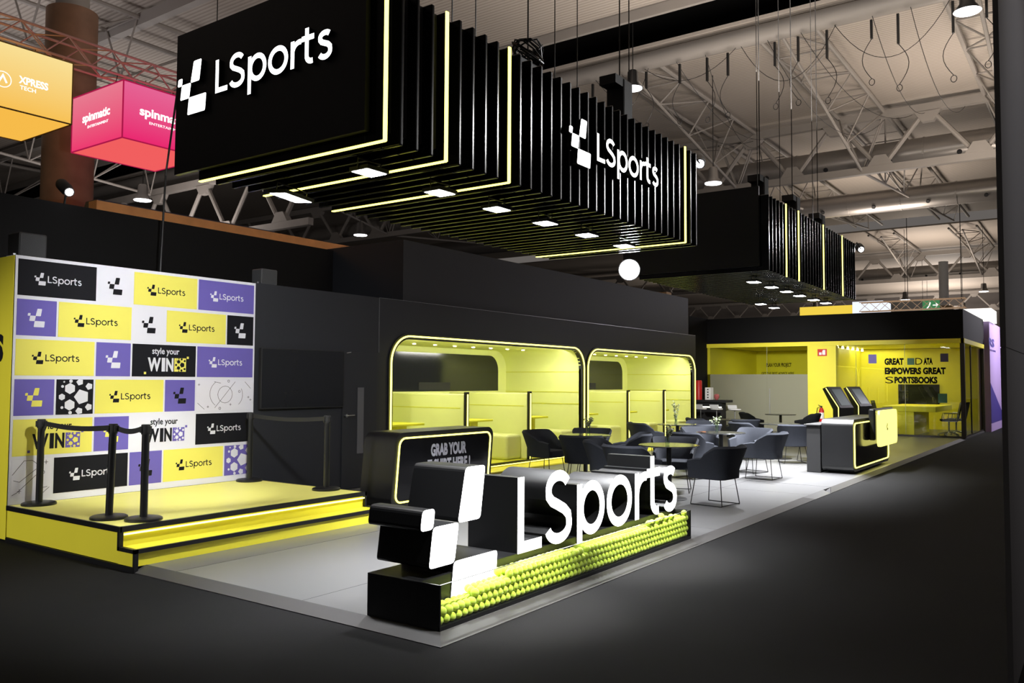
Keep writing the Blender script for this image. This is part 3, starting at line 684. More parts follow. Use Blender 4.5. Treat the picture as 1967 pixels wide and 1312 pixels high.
def make_chair():
    t = thing('armchair', 'x', 'chair', (0, 0, DZ), 0, 'grey upholstered tub chairs')
    # shell: U-shaped in plan, open to +x
    N = 40; W, D = .275, .27; b = B(); rows = []
    for i in range(N+1):
        u = -1+2*i/N; a = abs(u)
        # plan position
        if a > .52:
            s_ = (a-.52)/.48; px, py = -.02+s_*.27, W*(1 if u > 0 else -1); nx, ny = 0, (1 if u > 0 else -1)
        else:
            th = u/.52*PI/2; ex = 1.0
            cx, cy = math.cos(th), math.sin(th); px = -.02-D*abs(cx)**.62; py = W*abs(cy)**.62*(1 if cy > 0 else -1); nx, ny = -cx, cy
            L_ = math.hypot(nx, ny); nx /= L_; ny /= L_
        # top height: high back, sweeping down to low arms
        f = min(1, max(0, (a-.36)/.30)); f = f*f*(3-2*f); top = .80-.17*f-.03*max(0, (a-.75)/.25)
        lean = .085*(1-f)+.02
        sec = []
        for (h_, o_) in ((0, -.035), (.25, .0), (.6, .5), (.93, 1)):
            z = .36+(top-.36)*h_; k = o_*lean; sec.append((px+nx*(k+.0), py+ny*(k+.0), z))
        sec.append((px+nx*(lean-.022), py+ny*(lean-.022), top))
        for (h_, o_) in ((.93, 1), (.6, .5), (.25, .0), (.1, 0)):
            z = .36+(top-.36)*h_; k = o_*lean-.045; sec.append((px+nx*k, py+ny*k, z))
        rows.append(sec)
    m = len(rows[0]); fs = []
    for i in range(N):
        for j in range(m): fs.append((i*m+j, i*m+(j+1) % m, (i+1)*m+(j+1) % m, (i+1)*m+j))
    fs.append(tuple(range(m))); fs.append(tuple(N*m+j for j in reversed(range(m))))
    b.add([p for r in rows for p in r], fs); o = b.build('backrest', chair_fab, t, smooth=True, local=True)
    b = B(); out = []
    for z, k in ((.345, .88), (.36, .97), (.39, 1.0), (.435, 1.0), (.46, .97), (.468, .86)):
        P = roundpoly([(-.255*k, -.235*k), (.25*k, -.24*k), (.25*k, .24*k), (-.255*k, .235*k)], .1, 5); out.append([(x, y, z) for x, y in P])
    n = len(out[0]); fs = [(r*n+i, r*n+(i+1) % n, (r+1)*n+(i+1) % n, (r+1)*n+i) for r in range(5) for i in range(n)]+[tuple(reversed(range(n))), tuple(5*n+i for i in range(n))]
    b.add([p for r in out for p in r], fs); b.build('seat', chair_fab, t, smooth=True, local=True)
    for sx, sy in ((1, 1), (1, -1), (-1, 1), (-1, -1)):
        b = B().cyl((sx*.19, sy*.19, .35), (sx*.235, sy*.235, .008), .0065, 8); b.build('leg', wire, t, local=True, smooth=True)
    for sy in (1, -1):
        b = B().cyl((-.235, sy*.235, .008), (.235, sy*.235, .008), .0065, 8); b.build('floor_rail', wire, t, local=True)
    B().cyl((-.235, -.235, .014), (-.235, .235, .014), .0065, 8).build('floor_rail', wire, t, local=True)
    return t
ch0 = make_chair(); used = [False]
CH = [('T1', 12.15, 7.86, 'left beside the table nearest the larger pod'), ('T1', 11.60, 6.83, 'in front of the table nearest larger pod, seen from behind'),
      ('T1', 13.05, 7.50, 'behind the table nearest the larger pod, facing the camera'), ('T1', 12.45, 6.45, 'right of the table nearest the larger pod, back turned right'),
      ('T2', 10.75, 5.85, 'directly left of the table nearest the sign, half hidden by another'), ('T2', 10.22, 5.22, 'in front of the table nearest the letter sign, seen from behind'),
      ('T2', 11.75, 5.32, 'behind the vase of the table nearest the letter sign'), ('T2', 10.85, 4.32, 'nearest and largest one, beside the last glowing letter'),
      ('T5', 15.95, 7.83, 'standing alone on the left of the tall vase table'), ('T5', 16.2, 6.75, 'dark, in front of the tall vase table'), ('T5', 17.3, 7.30, 'just right of the tall vase table'),
      ('T3', 13.55, 5.82, 'left front of the middle table, seen from behind'), ('T3', 14.85, 6.15, 'behind the middle table vase'), ('T3', 14.25, 4.80, 'right front of the middle table, arm towards the camera'), ('T3', 15.1, 5.35, 'right of the middle table, mostly hidden'),
      ('T7', 18.9, 7.8, 'left of the bare table near the bar'), ('T7', 19.0, 6.9, 'front of the bare table near the bar'), ('T4', 17.6, 6.25, 'curved back towards the pods, at the table by low counter'), ('T4', 18.1, 5.05, 'right of the table beside the low counter'), ('T4', 17.4, 5.25, 'in front of the table beside the low counter'),
      ('T6', 23.35, 8.15, 'left one at the farthest table by the frosted glass'), ('T6', 23.75, 6.8, 'right one at the farthest table by the frosted glass')]
for k, x, y, l in CH:
    tx, ty = TB[k]; a = math.atan2(ty-y, tx-x)
    if not used[0]: ch0.location = (x, y, DZ); ch0.rotation_euler = (0, 0, a); ch0['label'] = 'grey tub chair '+l; used[0] = True
    else: dup(ch0, (x, y, DZ), a, 'grey tub chair '+l)

def vase(loc, label, h=.13, sp=.16, seed=1, bush=1.0):
    rnd = random.Random(seed); t = thing('flower_vase', label, 'vase', loc, 0, 'glass vases of small branches')
    B().lathe([(.022, 0), (.03, .004), (.035, h), (.033, h), (.027, .008), (.001, .008)], k=20).build('vase_body', vase_glass, t, smooth=True, local=True)
    for s_ in range(6):
        a = rnd.random()*2*PI; r = rnd.uniform(.04, .13)*bush; hh = h+rnd.uniform(.6, 1.3)*sp
        P = [(0, 0, .02), (.2*r*math.cos(a), .2*r*math.sin(a), h), (.6*r*math.cos(a), .6*r*math.sin(a), (h+hh)/2), (r*math.cos(a), r*math.sin(a), hh)]
        b = B().tube(P, .0028, 5)
        for k in range(26):
            f = rnd.random(); p = Vector(P[1]).lerp(Vector(P[2]), f*2) if f < .5 else Vector(P[2]).lerp(Vector(P[3]), f*2-1)
            d = Vector((rnd.uniform(-1, 1), rnd.uniform(-1, 1), rnd.uniform(-.2, 1))).normalized()*rnd.uniform(.025, .045); n = d.orthogonal().normalized()*.011
            b.add([p, p+d*.5+n, p+d, p+d*.5-n], [(0, 1, 2, 3)], 1 if rnd.random() < .3 else 0)
        b.build('branch', [leaf, leaf2], t, local=True, recalc=False)
    return t
TT = DZ+.755
vase((12.12, 7.02, TT), 'slim glass vase with small leaves on the table nearest larger pod', .13, .15, 3, .9); vase((10.93, 5.05, TT), 'glass vase with a leafy bunch on the table by letter sign', .10, .15, 5, 1.3)
vase((14.22, 5.62, TT), 'glass vase with a leafy bunch on the middle table', .13, .12, 8, 1.0); vase((16.55, 7.45, TT), 'glass vase with tall thin branches in front of farther pod', .10, .30, 12, 1.1)
b = B().lathe([(.045, 0), (.05, .012), (.03, .012)], k=20); o = b.build('coaster', mat('copper_brown', (.25, .10, .04), .4), smooth=True); o.location = (14.12, 5.83, TT); tag(o, 'small copper-brown dish on the left of the middle table', 'dish')

# ================================================================== GLASS MEETING ROOM
RX = 28.5
b = B(); b.box(RX-.02, 3.46, 3.06, RX+5.2, 11.6, 3.95); struct(b.build('wall_room_fascia', tall_black))
b = B(); b.box(RX-.06, 3.45, 2.92, RX+.1, 11.6, 3.06); b.box(RX-.06, 3.43, 2.92, RX+5.0, 3.53, 3.06); b.box(RX-.03, 7.17, DZ, RX+.3, 8.08, 2.92); struct(b.build('wall_room_yellow', yellow))
b = B(); b.box(RX+4.9, 3.5, DZ, RX+5.0, 11.6, 2.95); b.box(RX, 11.5, DZ, RX+5, 11.6, 2.95); b.box(RX+.3, 7.5, DZ, RX+4.9, 7.6, 2.92); struct(b.build('wall_room_inside', yellow))
struct(boxo('ceiling_room', yellow, RX+.1, 3.53, 2.96, RX+4.9, 11.5, 3.05)); struct(boxo('floor_room', floor_lam, RX, 3.46, .001, RX+5, 11.6, DZ))
struct(B().box(RX, 8.08, 1.98, RX+.012, 11.6, 2.92).build('window_1', room_glass)); struct(B().box(RX, 8.08, DZ, RX+.012, 11.6, 1.98).build('window_2', frosted))
struct(B().box(RX, 3.52, DZ+.04, RX+.012, 7.17, 2.92).build('window_3', room_glass)); struct(B().box(RX+.1, 3.50, DZ+.04, RX+4.9, 3.512, 2.92).build('window_4', room_glass))
b = B(); b.box(RX-.03, 3.44, DZ, RX+.09, 3.56, 2.92); b.box(RX-.01, 3.5, DZ, RX+.02, 7.17, DZ+.05); b.box(RX+4.9, 3.44, 0, RX+5.05, 3.6, 2.92); b.box(RX, 3.49, DZ, RX+4.9, 3.53, DZ+.05); b.box(RX+1.9, 3.49, DZ, RX+1.96, 3.53, 2.92); struct(b.build('trim_9', mat('brown_black_frame', (.02, .016, .014), .4)))
b = B()
for yy, z0, z1 in ((9.35, .6, 1.5),): b.cyl((RX-.06, yy, z0), (RX-.06, yy, z1), .015)
for yy, z0, z1 in ((6.55, .7, 1.6),): b.cyl((RX-.06, yy, z0), (RX-.06, yy, z1), .015)
struct(b.build('trim_10', metal)); b = B()
for yy in (9.45, 6.55, 5.1): b.box(RX-.001, yy, DZ, RX+.014, yy+.01, 2.92)
struct(b.build('trim_11', mat('glass_joint', (.3, .3, .2), .3)))
b = B(); rx = RX-.004
for s_, a, c, z, hh in (('GREAT', 5.693, 5.134, 2.269, .215), ('D', 4.80, 4.60, 2.272, .21), ('ATA', 4.57, 4.31, 2.272, .21), ('EMPOWERS GREAT', 5.69, 3.955, 1.972, .215), ('SPORTSBOOKS', 5.68, 4.19, 1.69, .21)):
    if s_ == 'SPORTSBOOKS':
        text(b, 'S', (rx, 5.68, z), -EY, EZ, -EX, .24, hh, .003, 0, .0); text(b, 'PORTSBOOKS', (rx, 5.41, z), -EY, EZ, -EX, 1.22, hh, .003, 0, .06)
    else: text(b, s_, (rx, a, z), -EY, EZ, -EX, a-c, hh, .003, 0, 0 if s_ == 'D' else .06)
tag(b.build('window_lettering', blk_print), 'black slogan lettering on the glass of the meeting room', 'lettering')
for (a, c, z0, z1, mm, l) in ((6.173, 5.927, 2.324, 2.61, pur_film, 'purple square sticker left of the slogan on the glass'), (5.03, 4.82, 2.27, 2.48, teal, 'green square sticker inside the slogan on the glass'), (4.10, 3.877, 2.354, 2.61, mat('dull_purple_film', (.09, .08, .16), .5), 'dull purple square sticker right of the slogan'), (4.18, 3.93, 1.103, 1.385, teal, 'green square sticker low on the glass by office chairs')):
    tag(B().box(rx-.003, c, z0, rx, a, z1).build('square_sticker', mm), l, 'sticker', 'square stickers on the glass')
# lettering inside the first room
b = B(); text(b, 'PLAN YOUR PROJECT', (RX+4.89, 13.0-1.9, 2.28), -EY, EZ, -EX, 1.0, .2, .003, 0, .02); text(b, 'GET THE BEST ADVICE HERE', (RX+4.89, 11.3, 2.02), -EY, EZ, -EX, 1.3, .1, .003, 0, .01)
tag(b.build('wall_lettering', blk_print), 'dark lettering on the yellow wall inside the frosted room', 'lettering')
b = B(); text(b, 'i', (RX-.035, 7.60, 2.63), -EY, EZ, -EX, .03, .12, .002, 1, .03); b.box(RX-.034, 7.45, 2.58, RX-.031, 7.75, 2.81, 0); b.box(RX-.036, 7.50, 2.62, RX-.034, 7.58, 2.78, 1); b.box(RX-.036, 7.62, 2.62, RX-.034, 7.70, 2.70, 1)
tag(b.build('safety_sign', [red, white]), 'small red fire equipment sign on the yellow pillar', 'sign')
t = thing('fire_extinguisher', 'red fire extinguisher hanging on the yellow pillar', 'fire extinguisher', (RX-.14, 7.62, .42))
B().lathe([(.07, 0), (.08, .02), (.08, .36), (.05, .44), (.03, .46)], k=20).build('cylinder', red, t, smooth=True, local=True)
B().lathe([(.081, .10), (.081, .3)], k=20).build('instruction_label', white, t, local=True)
b = B(); b.box(-.03, -.02, .46, .03, .02, .52); b.cyl((0, 0, .5), (0, .1, .55), .01); b.build('valve', black_matt, t, local=True); B().tube([(0, .03, .5), (0, .13, .45), (0, .16, .25), (0, .1, .03)], .009, 6).build('hose', black_matt, t, local=True)
# room furniture
t = thing('meeting_table', 'long lime meeting table with block leg behind the slogan glass', 'table', (30.2, 5.0, DZ))
B().box(28.8, 4.3, .80, 32.2, 5.85, .97).build('table_top', yellow, t, bevel=.01); B().box(28.85, 4.93, DZ, 31.6, 5.36, .80).build('block_leg', yellow, t)
t = thing('wall_screen', 'black screen on the back wall of the meeting room', 'television', (33.3, 5.2, 1.1)); B().box(33.30, 4.85, .90, 33.38, 6.2, 1.66).build('housing', black_matt, t); B().box(33.29, 4.87, .92, 33.302, 6.18, 1.64).build('screen', screen, t)
def office_chair():
    t = thing('office_chair', 'x', 'office chair', (0, 0, DZ), 0, 'black office chairs around the meeting table')
    B().box(-.24, -.24, .45, .24, .24, .52).build('seat', black_matt, t, local=True, bevel=.02)
    b = B(); b.add([(-.22, -.22, .5), (-.22, .22, .5), (-.34, .2, 1.05), (-.34, -.2, 1.05), (-.26, -.22, .5), (-.26, .22, .5), (-.38, .2, 1.05), (-.38, -.2, 1.05)], [(0, 1, 2, 3), (4, 7, 6, 5), (0, 4, 5, 1), (3, 2, 6, 7), (0, 3, 7, 4), (1, 5, 6, 2)]); b.build('backrest', black_matt, t, local=True)
    B().cyl((0, 0, .1), (0, 0, .46), .025).build('post', metal, t, local=True)
    for s_ in (-1, 1): B().tube([(-.2, s_*.26, .5), (-.2, s_*.27, .7), (.15, s_*.27, .7), (.18, s_*.26, .52)], .012, 6).build('armrest', metal, t, local=True)
    for i in range(5):
        a = 2*PI*i/5; b = B().cyl((0, 0, .12), (.3*math.cos(a), .3*math.sin(a), .06), .018); b.lathe([(.025, 0), (.03, .02), (.025, .05)], (.3*math.cos(a), .3*math.sin(a), 0), k=10); b.build('castor_leg', metal, t, local=True)
    return t
oc = office_chair(); oc.location = (29.6, 4.05, DZ); oc.rotation_euler = (0, 0, 1.8); oc['label'] = 'black office chair at the glass end of the meeting table, nearer one'
dup(oc, (30.4, 3.95, DZ), 1.5, 'black office chair behind the nearer one at the glass end'); dup(oc, (29.6, 6.2, DZ), -1.4, 'black office chair on the left side of the meeting table'); dup(oc, (30.8, 6.2, DZ), -1.6, 'black office chair at the far left of the meeting table')
for (x, y, e) in ((30.5, 5.3, 60), (30.5, 9.6, 30), (32.5, 6.8, 30)):
    l = bpy.data.lights.new('room_ceiling_lamp', 'AREA'); l.size = 1.6; l.energy = e; l.color = (1, .95, .8); o = bpy.data.objects.new('room_ceiling_lamp', l); COL.objects.link(o); o.location = (x, y, 2.93)
for i in range(6):
    b = B().lathe([(.03, 0), (.045, -.08), (.001, -.082)], (29.0+i*.7, 7.25, 2.94), k=12)
    tag(b.build('ceiling_spot', emis('spot_bulb', (1, .97, .85), 14) if i == 0 else bpy.data.materials['spot_bulb']), 'small lit spot in the ceiling row of the meeting room', 'spotlight', 'ceiling spots in the meeting room')

# ---- bar between pods and glass rooms
t = thing('bar_counter', 'black bar counter with a white light line, beside frosted glass', 'bar', (27.2, 10.9, DZ))
B().box(26.9, 10.3, 1.02, 27.5, 11.55, 1.10).build('bar_top', black_matt, t); B().box(27.0, 10.5, DZ, 27.4, 11.55, 1.02).build('bar_body', black_matt, t); B().box(26.985, 10.5, .84, 26.998, 11.55, .88).build('light_line', emis('bar_led', (1, 1, .85), 3), t)
tag(B().lathe([(.12, 0), (.12, .62), (.1, .66)], (27.15, 11.38, 1.10), k=20).build('canister', red, smooth=True), 'tall red canister standing on the bar', 'canister')
t = thing('white_machine', 'white upright machine with dark dots on the bar', 'machine', (27.2, 11.0, 1.10)); B().box(27.08, 10.92, 1.10, 27.35, 11.12, 1.52).build('housing', white, t, bevel=.01)
b = B()
for i in range(4): b.box(27.075, 10.99, 1.16+.09*i, 27.08, 11.04, 1.20+.09*i)
b.build('buttons', black_matt, t)
tag(B().lathe([(.03, 0), (.09, .08), (.09, .16), (.05, .2)], (27.2, 10.75, 1.10), k=16).build('jar', mat('pink_red', (.45, .12, .12), .3), smooth=True), 'small reddish jar right of the white machine on the bar', 'jar')
def stool(x, y, label, first=[None]):
    if first[0] is None:
        t = thing('bar_stool', label, 'bar stool', (x, y, DZ), 0, 'white bar stools'); B().lathe([(.15, .74), (.2, .76), (.2, .79), (.17, .80)], k=24).build('seat', white, t, local=True, smooth=True); B().lathe([(.02, .02), (.02, .75)], k=10).build('post', metal, t, local=True); B().lathe([(.2, 0), (.2, .012), (.03, .03)], k=24).build('base', metal, t, local=True)
        b = B(); b.add([(-.18+.01*math.cos(0), -.15, .80), (-.18, .15, .80), (-.22, .15, .92), (-.22, -.15, .92), (-.20, -.15, .80), (-.20, .15, .80), (-.24, .15, .92), (-.24, -.15, .92)], [(0, 1, 2, 3), (4, 7, 6, 5), (3, 2, 6, 7), (0, 3, 7, 4), (1, 5, 6, 2), (0, 4, 5, 1)]); b.build('backrest', white, t, local=True); first[0] = t; return t
    return dup(first[0], (x, y, DZ), 0, label)
stool(26.3, 10.95, 'white bar stool, left one in front of the bar'); stool(26.3, 10.4, 'white bar stool, middle one in front of the bar'); stool(26.2, 9.75, 'white bar stool, right one beyond the end of bar')

# ================================================================== NEIGHBOURS
# near grey partition at the right edge
b = B(); b.box(5.33, .440, 0, 9, .468, 1.88); b.box(5.33, .440, 1.886, 9, .468, 6); b.box(5.335, .443, 1.88, 8.99, .465, 1.886); tag(b.build('partition', col_dark), 'dark grey partition panel at the right edge, close to the camera', 'partition')
# lavender booth wall
t = thing('neighbour_booth_wall', 'lavender booth wall with navy wedge beyond the glass room', 'wall panel', (38, 3.35, 0))
B().box(33.9, 3.30, 0, 46, 3.5, 3.9).build('panel', lav, t)
b = B(); b.prism([(33.9, .3), (38.3, .3), (38.3, .45), (33.9, 1.72)], (0, 3.299, 0), EX, EZ, -EY, .004, 0); b.build('navy_wedge', navy, t)
b = B(); text(b, 'RS', (33.6, 3.29, 3.02), EX, EZ, -EY, 1.7, .30, .004, 0, .03); text(b, 'ENTERTAINMENT', (33.9, 3.29, 2.86), EX, EZ, -EY, 1.9, .06, .004, 0); b.build('lettering', navy, t)
B().box(33.6, 3.2, 3.9, 35.4, 4.2, 4.35).build('light_box', emis('white_fascia', (1, .97, .92), 1.3), t)
# wooden booth behind the rear wall
t = thing('wooden_fascia', 'long orange wooden fascia behind the dark rear wall', 'fascia', (8, 13.5, 3)); B().box(7.2, 13.5, 0, 14.5, 13.75, 4.64).build('beam', wood_or, t)
t2 = thing('wooden_column', 'thick round wooden column rising behind the yellow and pink cubes', 'column', (9.2, 18.5, 0)); B().cyl((9.2, 18.5, 0), (9.2, 18.5, 9.8), .52, 40).build('shaft', mat('brown_wood', (.20, .12, .075), .6, noise=(2.5, .4)), t2, smooth=True); B().cyl((9.2, 18.5, 9.8), (9.2, 18.5, 12.24), .34, 30).build('neck', steel_grey, t2, smooth=True)
b = B(); b.prism([(7.4, 0), (12.4, 0), (12.4, 3.5), (11.7, 4.9), (7.8, 4.9), (7.4, 3.5)], (0, 14.6, 0), EX, EZ, EY, 0, .4); tag(b.build('navy_canopy', mat('navy_panel', (.02, .02, .05), .6)), 'dark navy canopy behind the orange wooden fascia', 'canopy')
t = thing('pale_wood_beam', 'pale wooden beam and post above the dark wall by the bar', 'beam', (26, 12.6, 3.8)); B().box(21.5, 12.4, 3.92, 28.3, 12.6, 4.12).build('beam', wood_pale, t); B().box(27.3, 12.62, 3.9, 27.7, 13.0, 4.9).build('post', wood_pale, t)
# hanging light cubes
def cube(x0, y0, z0, sx, sy, sz, m1, m2, mb, fr, label):
    t = thing('hanging_light_cube', label, 'light box', (x0, y0, z0))
    for nm_, a, mm in (('front_face', (x0+.01, y0, z0+.01, x0+sx-.01, y0+.01, z0+sz-.01), m2), ('side_face', (x0, y0+.01, z0+.01, x0+.01, y0+sy-.01, z0+sz-.01), m1), ('bottom_face', (x0+.01, y0+.01, z0, x0+sx-.01, y0+sy-.01, z0+.01), mb), ('rear_face', (x0+.01, y0+sy-.01, z0+.01, x0+sx-.01, y0+sy, z0+sz-.01), m1), ('far_side_face', (x0+sx-.01, y0+.01, z0+.01, x0+sx, y0+sy-.01, z0+sz-.01), m1)): B().box(*a).build(nm_, mm, t)
    P = [(x0, y0), (x0+sx, y0), (x0+sx, y0+sy), (x0, y0+sy)]; b = B()
    for i in range(4):
        a, c = P[i], P[(i+1) % 4]
        for z in (z0, z0+sz): b.cyl((*a, z), (*c, z), .014, 6)
        b.cyl((*a, z0), (*a, z0+sz), .014, 6)
    b.build('frame', fr, t)
    for xx_ in (x0+.3, x0+sx-.3): B().cyl((xx_, y0+sy/2, z0+sz-.01), (xx_, 15.6, 7.66), .01, 6).build('hanger', wire, t)
    return t
c = cube(8.37, 14.86, 6.2, 1.8, 1.85, 1.09, cube_pk, cube_pk2, cube_or, pinkframe, 'glowing pink and red hanging cube with white lettering')
b = B(); text(b, 'spinmatic', (8.70, 14.855, 6.66), EX, EZ, -EY, 1.0, .22, .004, 0, .03); text(b, 'ENTERTAINMENT', (8.9, 14.855, 6.58), EX, EZ, -EY, .75, .05, .004, 0); b.build('lettering', white_soft, c); b = B(); text(b, 'spinmatic', (8.365, 16.3, 6.66), -EY, EZ, -EX, 1.0, .22, .004, 0, .03); text(b, 'ENTERTAINMENT', (8.365, 16.1, 6.58), -EY, EZ, -EX, .75, .05, .004, 0); b.build('lettering', white_soft, c)
c = cube(5.3, 14.86, 6.2, 2.13, 1.85, 1.10, cube_yel, cube_yel, cube_yb, yelframe, 'glowing yellow hanging cube with white lettering at the left edge')
b = B(); text(b, 'XPRESS', (6.53, 14.855, 6.68), EX, EZ, -EY, .48, .13, .004, 0, .03); text(b, 'TECH', (6.55, 14.855, 6.58), EX, EZ, -EY, .26, .07, .004, 0, .01)
b.stroke([(6.28+.13*math.cos(i/24*2*PI), 6.67+.13*math.sin(i/24*2*PI)) for i in range(24)], .012, (0, 14.855, 0), EX, EZ, -EY, .004, 0, 0, None, True); b.stroke([(6.22, 6.62), (6.28, 6.74), (6.34, 6.62)], .03, (0, 14.855, 0), EX, EZ, -EY, .004, 0); b.build('lettering', white_soft, c)
def boxtruss(name, p0, p1, w, label, m, cat='truss', nseg=None, r=.025, tri=False, group=None):
    p0, p1 = Vector(p0), Vector(p1); d = (p1-p0); L = d.length; d.normalize(); s_ = d.cross(EZ).normalized(); u = s_.cross(d).normalized(); b = B()
    off = [(-1, 1), (1, 1), (0, -1.2)] if tri else [(-1, -1), (1, -1), (1, 1), (-1, 1)]; cs = [(s_*a+u*c)*w/2 for a, c in off]
    for c in cs: b.cyl(p0+c, p1+c, r, 6)
    n = nseg or max(2, int(L/w)); k = len(cs)
    for i in range(n):
        for j in range(k):
            a, c = cs[j], cs[(j+1) % k]; q0, q1 = p0+d*L*i/n, p0+d*L*(i+1)/n
            if (i+j) % 2: a, c = c, a
            b.cyl(q0+a, q1+c, r*.55, 5)
    return tag(b.build(name, m), label, cat, group)
boxtruss('lighting_truss', (3.5, 15.8, 7.85), (14, 15.8, 7.85), .42, 'horizontal lighting truss carrying the yellow and pink cubes', mat('truss_red_lit', (.45, .26, .24), .4, metal=.3))  # red light on the truss is put into its colour
tag(B().cyl((5, 15.8, 8.05), (5, 15.8, 12.2), .012).build('suspension_wire', wire), 'left wire holding the truss of the light cubes', 'wire'); tag(B().cyl((11, 15.8, 8.05), (11, 15.8, 12.2), .012).build('suspension_wire', wire), 'right wire holding the truss of the light cubes', 'wire')

# ================================================================== HALL ROOF
def roof(name, prof, y0, y1, th=.1):
    b = B()
    for (xa, za), (xb, zb) in zip(prof, prof[1:]): b.add([(xa, y0, za), (xb, y0, zb), (xb, y1, zb), (xa, y1, za), (xa, y0, za+th), (xb, y0, zb+th), (xb, y1, zb+th), (xa, y1, za+th)], [(0, 1, 2, 3), (4, 7, 6, 5), (0, 4, 5, 1), (3, 2, 6, 7), (0, 3, 7, 4), (1, 5, 6, 2)])
    return struct(b.build(name, roof_mat))
roof('ceiling_west', [(-30, 12.25), (21.1, 12.25)], -14, 75); roof('ceiling_middle', [(23.6, 12.25), (57.8, 12.25)], -14, 75); roof('ceiling_east', [(61.5, 12.25), (112, 12.25)], -14, 75)
struct(boxo('ceiling_skylight', mat('skylight_dark', (.01, .01, .01), .6), 18, -14, 14.5, 66, 75, 14.6))
struct(boxo('wall_hall_far', mat('hall_wall', (.22, .20, .19), .7), 111, -14, 0, 111.5, 75, 14)); struct(boxo('wall_hall_left', MATS['hall_wall'], -30, 74, 0, 112, 74.5, 14))
def maintruss(x, zt, zb, y0, y1, stp, label, group='main roof trusses'):
    t = thing('roof_truss', label, 'roof truss', (x, (y0+y1)/2, zb), 0, group)
    B().box(x-.12, y0, zt-.18, x+.12, y1, zt+.12).build('top_chord', steel_grey, t); B().box(x-.12, y0, zb-.12, x+.12, y1, zb+.15).build('bottom_chord', steel_grey, t)
    n = int((y1-y0)/stp)
    for i in range(n):
        ya = y0+i*stp; ym = ya+stp/2
        B().cyl((x, ya, zt), (x, ym, zb), .09, 8).build('diagonal', steel_grey, t); B().cyl((x, ym, zb), (x, ya+stp, zt), .09, 8).build('diagonal', steel_grey, t)
        for (yy, zz, s_) in ((ya, zt-.18, -1), (ym, zb+.15, 1)): B().prism([(-.45, 0), (.45, 0), (.2, .38*s_), (-.2, .38*s_)], (x-.14, yy, zz), EY, EZ, EX, 0, .28).build('gusset', steel_grey, t)
    return t
maintruss(33.7, 11.9, 9.8, -8.1, 46.3, 3.3, 'nearest wide roof truss crossing above the glass rooms'); maintruss(72, 11.9, 9.9, -8.1, 70, 3.3, 'second wide roof truss, far down the hall')
maintruss(105, 11.9, 9.9, -10, 70, 3.6, 'farthest wide roof truss at the end of the hall')
def duct(x, z, r, y0, y1, label):
    t = thing('air_duct', label, 'duct', (x, (y0+y1)/2, z), 0, 'round silver air ducts'); B().cyl((x, y0, z), (x, y1, z), r, 28).build('pipe', duct_mat, t, smooth=True)
    k = y0
    while k < min(y1, 24):
        B().cyl((x, k, z), (x, k+.06, z), r+.02, 28).build('seam_ring', duct_mat, t); B().cyl((x-r*.85, k+1.2, z-r*.65), (x-r*.7, k+1.2, z-r*.5), .09, 12).build('nozzle', black_matt, t); k += 2.4
duct(35.0, 10.6, .52, -9, 60, 'air duct just behind the nearest roof truss'); duct(43.6, 10.6, .54, -9, 60, 'second air duct, lower, beyond the nearest roof truss'); duct(73.5, 10.6, .54, -9, 70, 'far air duct behind the second roof truss')
t = thing('pipe_beam', 'pale pipe-like beam along the near side of the dark skylight gap', 'beam', (23.7, 15, 12)); B().cyl((23.9, -10, 11.93), (23.9, 60, 11.93), .28, 16).build('beam', steel_grey, t, smooth=True)
B().box(20.98, -12, 11.95, 21.1, 70, 12.24).build('rim', steel_grey, t)
p_ = B()
for k in range(14): p_.cyl((21.3, -5+k*4.1, 12.2), (23.6, -5+k*4.1, 14.4), .1, 8)
p_.build('skylight_struts', steel_grey, t)
onm = ['first', 'second', 'third', 'fourth', 'fifth', 'sixth', 'seventh', 'eighth', 'ninth', 'tenth', 'eleventh', 'twelfth']
def joist(xa, xb, y, zt, za, zb, n, label, group, hw=.82):
    b = B()
    for s_ in (-1, 1): b.cyl((xa, y+s_*hw, zt), (xb, y+s_*hw, zt), .075, 8)
    P = lambda t_: Vector((xa+(xb-xa)*t_, y, za+(zb-za)*t_))
    b.cyl(P(0), P(1), .055, 8)
    for k in range(n):
        t0_, t1_ = k/n, (k+1)/n
        for s_ in (-1, 1):
            b.cyl(P(t0_), (P(t1_).x, y+s_*hw, zt), .03, 6); b.cyl((P(t1_).x, y+s_*hw, zt), P(t1_), .03, 6)
        b.cyl((P(t1_).x, y-hw, zt), (P(t1_).x, y+hw, zt), .03, 6)
    return tag(b.build('roof_joist', steel_grey), label, 'roof joist', group)
for i, y in enumerate((2.44, 7.42, 12.38, 17.3, 22.3, 27.3, 32.3)):
    joist(23.75, 33.7, y, 11.98, 11.8, 9.8, 4, onm[i]+' from the right of the triangular joists between skylight gap and nearest truss', 'triangular joists under the middle roof')
    joist(57.8, 33.9, y, 11.98, 11.8, 9.8, 6, onm[i]+' from the right of the triangular joists beyond the nearest roof truss', 'triangular joists beyond the nearest truss')
for i, y in enumerate((7.4, 12.4, 17.3, 22.3, 27.3)):
    joist(61.6, 72, y, 11.98, 11.8, 9.9, 4, onm[i]+' from the right of the triangular joists in the far roof bay', 'triangular joists in the far bay')
for i, y in enumerate((23, 28, 34, 42, 52)):
    joist(-5, 20.5, y, 11.98, 11.7, 9.8, 10, onm[i]+' row of triangular joist behind the wooden column', 'triangular joists above left booths')
for i, x in enumerate((6, 13, 17.5)):
    b = B(); b.box(x-.12, 19, 11.75, x+.12, 70, 12.1); tag(b.build('roof_beam', steel_grey), onm[i]+' long roof beam above the left booths', 'beam', 'long beams above left booths')
maintruss(20.9, 10.0, 7.6, 24, 70, 3.3, 'distant roof truss seen below the near hanging sign')
